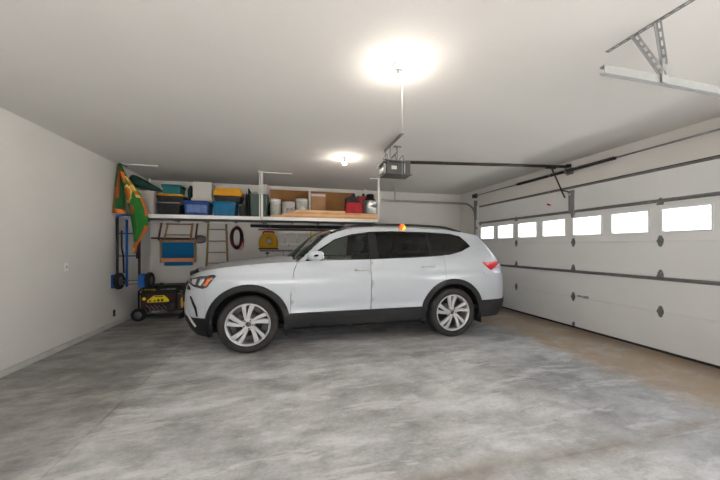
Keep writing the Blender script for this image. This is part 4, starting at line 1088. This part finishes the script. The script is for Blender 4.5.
# rear glass and spoiler
b = MB(); b.grid([[(XT(z)-0.012+0.02*0-0.06*((y/.62)**2), y, z) for y in [-.62+1.24*j/16 for j in range(17)]] for z in [1.16+.40*k/8 for k in range(9)]])
for v in b.bm.verts:
    q = min(0.999, abs(v.co.y)/Wz(v.co.z)); v.co.x = XRr+(XT(v.co.z)-XRr)*(1-q**3.4)**(1/3.4)+0.004
b.build('rear_glass', M['gloss'], car)
b = MB(); b.grid([[(3.50+0.30*(k/5)-0.10*(y/.6)**2, y, 1.655-0.02*(k/5)-0.025*(y/.6)**2) for y in [-.6+1.2*j/12 for j in range(13)]] for k in range(6)])
b.build('spoiler', M['paint'], car, solid=0.02)
# cladding
def ring(cx, ro, ri, lo):
    a0 = math.asin((lo-ZW)/ro); a1 = math.asin((lo-ZW)/ri)
    return arc(cx, ZW, ro, pi-a0, a0, 30)+arc(cx, ZW, ri, a1, pi-a1, 30)
panel('arch_cladding', ring(0, .535, .455, .27), M['trimblack'], car, off=0.016, st=0.04, flange=0.05, gap=0)
panel('arch_cladding', ring(WB, .535, .455, .27), M['trimblack'], car, off=0.016, st=0.04, flange=0.05, gap=0)
panel('sill_cladding', [(.515, .305), (2.46, .310), (2.47, .505), (.515, .495)], M['trimblack'], car, off=0.010, flange=0.04, gap=0)
b = MB(); b.box(-.62, 3.85, -.80, .80, .26, .33, 0.02); b.box(.45, 2.5, -.90, .90, .26, .40, 0.02); b.build('floor_pan', M['liner'], car)
for cx in (0, WB):
    for s in (-1, 1):
        b = MB(); pr = arc(cx, ZW, .50, pi+0.3, -0.3, 24)
        b.grid([[(x, s*y, z) for y in (.62, .80, .955)] for (x, z) in pr])
        b.grid([[(x, s*.62, z) for (x, z) in pr], [(cx, s*.60, ZW) for _ in pr]])
        b.build('wheel_liner', M['liner'], car)
        xm = cx+.475; mf = MB(); mf.box(xm, xm+.02, *sorted((s*.80, s*.975)), .20, .36, 0.004); mf.build('mud_flap', M['trimblack'], car)
# roof rails
for s in (-1, 1):
    pts = []
    for k in range(25):
        x = lerp(1.12, 3.30, k/24); z = ZE(x); e = min(1, k/3, (24-k)/3)
        pts.append((x, s*(yS(x, z)-0.045), z+0.005+0.042*e))
    b = MB(); b.tube(pts, 0.019, 8, flat=0.7); b.build('roof_rail', M['gloss'], car)
# lamps
hl = [(-.80, .93), (-.70, .885), (-.56, .865), (-.50, .885), (-.385, 1.035), (-.42, 1.052), (-.60, 1.025), (-.76, .985)]
for o_ in panel('headlamp', hl, M['lampdark'], car, off=0.008, st=0.025, gap=0): pass
hls = [o_ for o_ in car.children if o_.name.startswith('headlamp')]
for s, h in zip((-1, 1), hls):
    def pp_(poly, m, nm, off):
        vo, F_ = tri2d(poly, 0.02); b = MB(); vs = [b.bm.verts.new((p.x, s*yS(p.x, p.y, off), p.y)) for p in vo]
        for f in F_: b.bm.faces.new([vs[i] for i in f])
        for v in [v for v in vs if not v.link_faces]: b.bm.verts.remove(v)
        b.build(nm, m, h, smooth=True, solid=0.003)
    pp_([(-.735, .935), (-.665, .915), (-.635, .995), (-.705, .99)], M['lampled'], 'led_unit', 0.013)
    pp_([(-.62, .915), (-.575, .905), (-.525, 1.01), (-.585, 1.002)], M['lampled'], 'led_unit', 0.013)
    pp_([(-.545, .905), (-.505, .905), (-.43, 1.015), (-.49, 1.012)], M['amber'], 'side_marker', 0.013)
    pp_([(-.78, .905), (-.70, .872), (-.56, .852), (-.55, .868), (-.69, .892), (-.775, .925)], M['satin'], 'chrome_strip', 0.012)
panel('bumper_vent', [(-.745, .76), (-.715, .755), (-.645, .62), (-.625, .50), (-.645, .50), (-.675, .60)], M['gloss'], car, off=0.006, st=0.03, gap=0)
panel('grille', [(-.80, .92), (-.76, .885), (-.74, .84), (-.80, .84)], M['gloss'], car, off=0.006, st=0.02, gap=0)
b = MB()
gr = []
for k in range(13):
    y = -.60+1.2*k/12
    q = min(.999, abs(y)/.98); 
    gr.append([(XF-(XF-XN(z))*(1-(q**2.5))**(1/2.5)-0.012, y, z) for z in (.66, .75, .85, .93)])
b.grid(gr); b.build('front_grille', M['gloss'], car, solid=0.01)
# silver lip along the lower front edge
pts = []
for s in (-1, 1):
    seg = []
    for k in range(13):
        z = lerp(.36, .56, k/12); x = lerp(-.66, -.80, k/12); seg.append((x, s*(yS(x, z, 0.014)), z))
    b = MB(); b.tube(seg, 0.014, 6); b.build('silver_lip', M['satin'], car)
# hood deflector
dr = []
for (x, y, z) in [c[-1] for c in nose[6:-6]]:
    dr.append([(x+0.03, y*0.985, z-0.005), (x-0.012, y*1.0, z+0.02), (x-0.005, y*0.99, z+0.062), (x+0.045, y*0.965, z+0.08)])
b = MB(); b.grid(dr); b.build('hood_deflector', M['gloss'], car, solid=0.005)
tl = [(3.51, 1.165), (3.80, 1.168), (4.03, 1.165), (4.05, 1.085), (3.72, 1.070), (3.66, 1.035), (3.60, 1.085)]
tlc = [(3.67, 1.035), (3.74, 1.065), (4.06, 1.080), (4.08, .985), (3.74, .975)]
tm = [(3.74, 1.078), (3.90, 1.150), (3.94, 1.08)]
for o_ in panel('tail_lamp', tl, M['tailred'], car, off=0.010, st=0.025, gap=0): pass
tls = [o_ for o_ in car.children if o_.name.startswith('tail_lamp')]
for s, h in zip((-1, 1), tls):
    for poly, m, nm, off in ((tlc, 'tailclear', 'reverse_lens', 0.009), (tm, 'tailclear', 'clear_segment', 0.013)):
        vo, F_ = tri2d(poly, 0.02); b = MB(); vs = [b.bm.verts.new((p.x, s*yS(p.x, p.y, off), p.y)) for p in vo]
        for f in F_: b.bm.faces.new([vs[i] for i in f])
        for v in [v for v in vs if not v.link_faces]: b.bm.verts.remove(v)
        b.build(nm, M[m], h, smooth=True, solid=0.003)
# handles, mirrors
for d, xa, z in ((fd, 1.43, 1.082), (rd, 2.46, 1.103)):
    for s, pa in zip((-1, 1), d):
        h = MB(); pts = [(lerp(xa, xa+.21, k/8), s*(yS(xa, z)+0.004+0.030*min(1, k/1.5, (8-k)/1.5)), z+0.003*k/8) for k in range(9)]
        h.tube(pts, [0.012]+[0.015]*7+[0.012], 8); ho = h.build('door_handle', M['satin'], pa)
        h = MB(); h.sphere((xa+.105, s*(yS(xa, z)-0.006), z-0.006), .085, 1, .12, .32, 2); h.build('handle_recess', M['paint'], pa)
        # sculpted lower crease strip
for s, pa in zip((-1, 1), fd):
    m = MB()
    sec = []
    for (y, zc, hx, hz) in ((.915, 1.262, .06, .022), (.965, 1.275, .085, .045), (1.03, 1.285, .105, .066), (1.09, 1.290, .103, .068), (1.125, 1.290, .085, .055), (1.135, 1.29, .03, .02)):
        row = []
        for k in range(17):
            a = 2*pi*k/16; cxs = abs(cos(a))**0.7*(1 if cos(a) > 0 else -1); szs = abs(sin(a))**0.7*(1 if sin(a) > 0 else -1)
            row.append((.865+hx*cxs+0.03*szs*0.4, s*y, zc+hz*szs))
        sec.append(row)
    m.grid(sec, lambda i, j: 1 if i < 1 else 0)
    mo = m.build('side_mirror', [M['paint'], M['gloss']], pa)
    g_ = MB(); g_.box(.955, .968, *sorted((s*.99, s*1.11)), 1.245, 1.335, 0.006); g_.build('mirror_glass', M['chrome'], mo)
# wheels
def wheel(cx, s):
    """built in the wheel plane: axis along y, outer face towards -y, then turned for the far side"""
    Mx = Matrix.Translation((cx, s*0.865, ZW))
    Rx = Mx @ (Matrix.Rotation(pi/2, 4, 'X') if s < 0 else Matrix.Rotation(-pi/2, 4, 'X'))   # local +z -> outward
    R_ = 0.381; hw = 0.122
    rim = MB()
    rim.lathe([(.262, -.10), (.255, 0.0), (.250, .06), (.262, .085), (.276, .092), (.284, .095), (.286, .102), (.280, .106), (.270, .104), (.258, .092)], 64, Rx)
    def spoke(a0, a1, w0, w1, z0, z1, r0=.055, r1=.262, bend=0.0):
        rows = []
        for k in range(9):
            u = k/8; r = lerp(r0, r1, u); a = lerp(a0, a1, u)+bend*sin(pi*u); w_ = lerp(w0, w1, u)
            c = Vector((r*cos(a), r*sin(a))); tn = Vector((-sin(a), cos(a))); zz = lerp(z0, z1, u)
            rows.append([(c.x-tn.x*w_*1.0, c.y-tn.y*w_*1.0, zz-.035), (c.x-tn.x*w_, c.y-tn.y*w_, zz-.005), (c.x-tn.x*w_*.85, c.y-tn.y*w_*.85, zz), (c.x+tn.x*w_*.85, c.y+tn.y*w_*.85, zz), (c.x+tn.x*w_, c.y+tn.y*w_, zz-.005), (c.x+tn.x*w_, c.y+tn.y*w_, zz-.035)])
        sp_ = MB(); V = sp_.grid(rows)
        for f in sp_.bm.faces: f.smooth = False
        vm = {v: rim.bm.verts.new(Rx @ v.co) for v in sp_.bm.verts}
        for f in sp_.bm.faces: rim.bm.faces.new([vm[v] for v in f.verts])
        sp_.bm.free()
    for k in range(5):
        a = 2*pi*k/5+0.42
        spoke(a-0.05, a-0.32, .020, .034, .080, .088, bend=-0.03)
        spoke(a+0.32, a+0.10, .016, .030, .080, .088, r0=.065, bend=-0.03)
        spoke(a-0.02, a-0.12, .030, .004, .070, .072, r1=.17)
    rim.lathe([(.085, .03), (.085, .070), (.070, .080), (.036, .082), (.034, .072), (0, .072)], 32, Rx)
    wo = rim.build('wheel', M['rim'], car)
    b = MB(); b.lathe([(.266, -.10), (.30, -.118), (.335, -.122), (.362, -.112), (.376, -.09), (R_, -.06), (R_, .06), (.376, .09), (.362, .112), (.345, .119), (.325, .122), (.305, .119), (.287, .110), (.278, .100)], 72, Rx)
    for k in range(72):
        pass
    b.build('tyre', M['tyre'], wo)
    b = MB(); b.lathe([(0, .005), (.17, .005), (.17, -.02), (0, -.02)], 40, Rx); b.lathe([(.252, -.055), (.14, -.06), (0, -.06)], 40, Rx); bo = b.build('brake_disc', M['disc'], wo)
    b = MB(); b.box(-.05, .05, .10, .185, -.03, .04, .01, Mx=Rx @ Matrix.Rotation(0.9, 4, 'Z')); b.build('brake_caliper', M['rimdark'], wo)
    for k in range(5):
        a = 2*pi*k/5+0.42+pi/5; b = MB(); b.tube([Rx @ Vector((.058*cos(a), .058*sin(a), .07)), Rx @ Vector((.058*cos(a), .058*sin(a), .0845))], 0.0105, 8); b.build('lug_nut', M['rimdark'], wo)
    b = MB(); b.lathe([(0, .078), (.030, .078), (.033, .074)], 24, Rx); co_ = b.build('centre_cap', M['gloss'], wo)
    b = MB(); U = Matrix.Identity(4)
    def ln(p, q):
        b.tube([Rx @ Vector((p[0], p[1]*(1 if s < 0 else 1), .0795)), Rx @ Vector((q[0], q[1], .0795))], 0.0022, 5)
    b.tube([Rx @ Vector((.026*cos(2*pi*k/24), .026*sin(2*pi*k/24), .0795)) for k in range(24)], 0.002, 5, True)
    ln((-.010, .023), (0, .004)); ln((0, .004), (.010, .023))
    ln((-.021, .013), (-.010, -.021)); ln((-.010, -.021), (0, .0)); ln((0, .0), (.010, -.021)); ln((.010, -.021), (.021, .013))
    b.build('cap_emblem', M['chrome'], wo)
for cx in (0, WB):
    for s in (-1, 1): wheel(cx, s)
# cabin
b = MB(); b.box(.70, 1.02, -.80, .80, .72, 1.14, .06); b.box(.60, .75, -.85, .85, .40, 1.05, .03); b.build('dashboard', M['cabin'], car)
b = MB(); b.box(.60, 3.7, -.86, .86, .40, .46); b.box(3.55, 3.6, -.8, .8, .45, 1.1); b.build('cabin_floor', M['cabin'], car)
def seat(x, y, w_, nm='seat'):
    b = MB(); b.box(x-.25, x+.28, y-w_, y+w_, .50, .72, .05)
    Mx = Matrix.Translation((x+.28, y, .66)) @ Matrix.Rotation(0.22, 4, 'Y')
    b.box(-.08, .08, -w_*.95, w_*.95, 0, .66, .06, Mx=Mx)
    so = b.build(nm, M['seat'], car)
    for yy in ((0,) if w_ < .35 else (-.42, .42)):
        h = MB(); h.box(-.05, .05, yy-.13, yy+.13, .70, .88, .04, Mx=Mx); h.tube([Mx @ Vector((0, yy-.05, .6)), Mx @ Vector((0, yy-.05, .72))], .007, 6); h.tube([Mx @ Vector((0, yy+.05, .6)), Mx @ Vector((0, yy+.05, .72))], .007, 6)
        h.build('headrest', M['seat'], so)
seat(1.38, -.40, .25); seat(1.38, .40, .25); seat(2.32, 0, .70); seat(3.1, 0, .62)
b = MB(); Mx = Matrix.Translation((1.08, -.40, 1.08)) @ Matrix.Rotation(-1.15, 4, 'Y')
b.tube([Mx @ Vector((.18*cos(2*pi*k/28), .18*sin(2*pi*k/28), 0)) for k in range(28)], .015, 8, True); b.tube([Mx @ Vector((-.17, 0, 0)), Mx @ Vector((.17, 0, 0))], .018, 8); b.tube([Mx @ Vector((0, 0, 0)), (.95, -.40, 1.0)], .03, 8)
b.build('steering_wheel', M['cabin'], car)
# ------------------------------------------------------------------ daylight and exposure
W = bpy.data.worlds.new('sky'); scene.world = W; W.use_nodes = True
nt = W.node_tree; bg = nt.nodes['Background']
tc = nt.nodes.new('ShaderNodeTexCoord'); sp = nt.nodes.new('ShaderNodeSeparateXYZ'); rp = nt.nodes.new('ShaderNodeValToRGB')
nt.links.new(tc.outputs['Generated'], sp.inputs[0]); nt.links.new(sp.outputs[2], rp.inputs['Fac'])
rp.color_ramp.elements[0].position = 0.0; rp.color_ramp.elements[0].color = (0.98, 0.98, 1.0, 1)
rp.color_ramp.elements[1].position = 0.7; rp.color_ramp.elements[1].color = (0.80, 0.89, 1.0, 1)
nt.links.new(rp.outputs[0], bg.inputs['Color']); bg.inputs['Strength'].default_value = SKY
def sun(rot, e):
    l = bpy.data.lights.new('sun', 'SUN'); l.energy = e; l.angle = 0.009; l.color = (1.0, 0.985, 0.96)
    o_ = bpy.data.objects.new('sun', l); COL.objects.link(o_); o_.rotation_euler = rot
sun((radians(10), radians(-23), 0), SUN)     # high, coming over the house roof from behind the left wall
def portal(loc, rot, sx, sy):
    l = bpy.data.lights.new('daylight_portal', 'AREA'); l.shape = 'RECTANGLE'; l.size = sx; l.size_y = sy
    l.cycles.is_portal = True
    o_ = bpy.data.objects.new('daylight_portal', l); COL.objects.link(o_); o_.location = loc; o_.rotation_euler = rot
portal(((OX0+OX1)/2, YF-0.05, OZ/2), (pi/2, 0, 0), OX1-OX0, OZ)
portal((XR+0.06, (OY0+OY1)/2, OZ/2), (0, pi/2, 0), OZ, OY1-OY0)
portal((XR+0.10, 4.18, (WZ0+WZ1)/2), (0, pi/2, 0), WZ1-WZ0, 5.0)
scene.view_settings.view_transform = 'Standard'; scene.view_settings.look = 'None'
scene.view_settings.gamma = 1.0; scene.view_settings.use_curve_mapping = False
scene.view_settings.exposure = EXPO
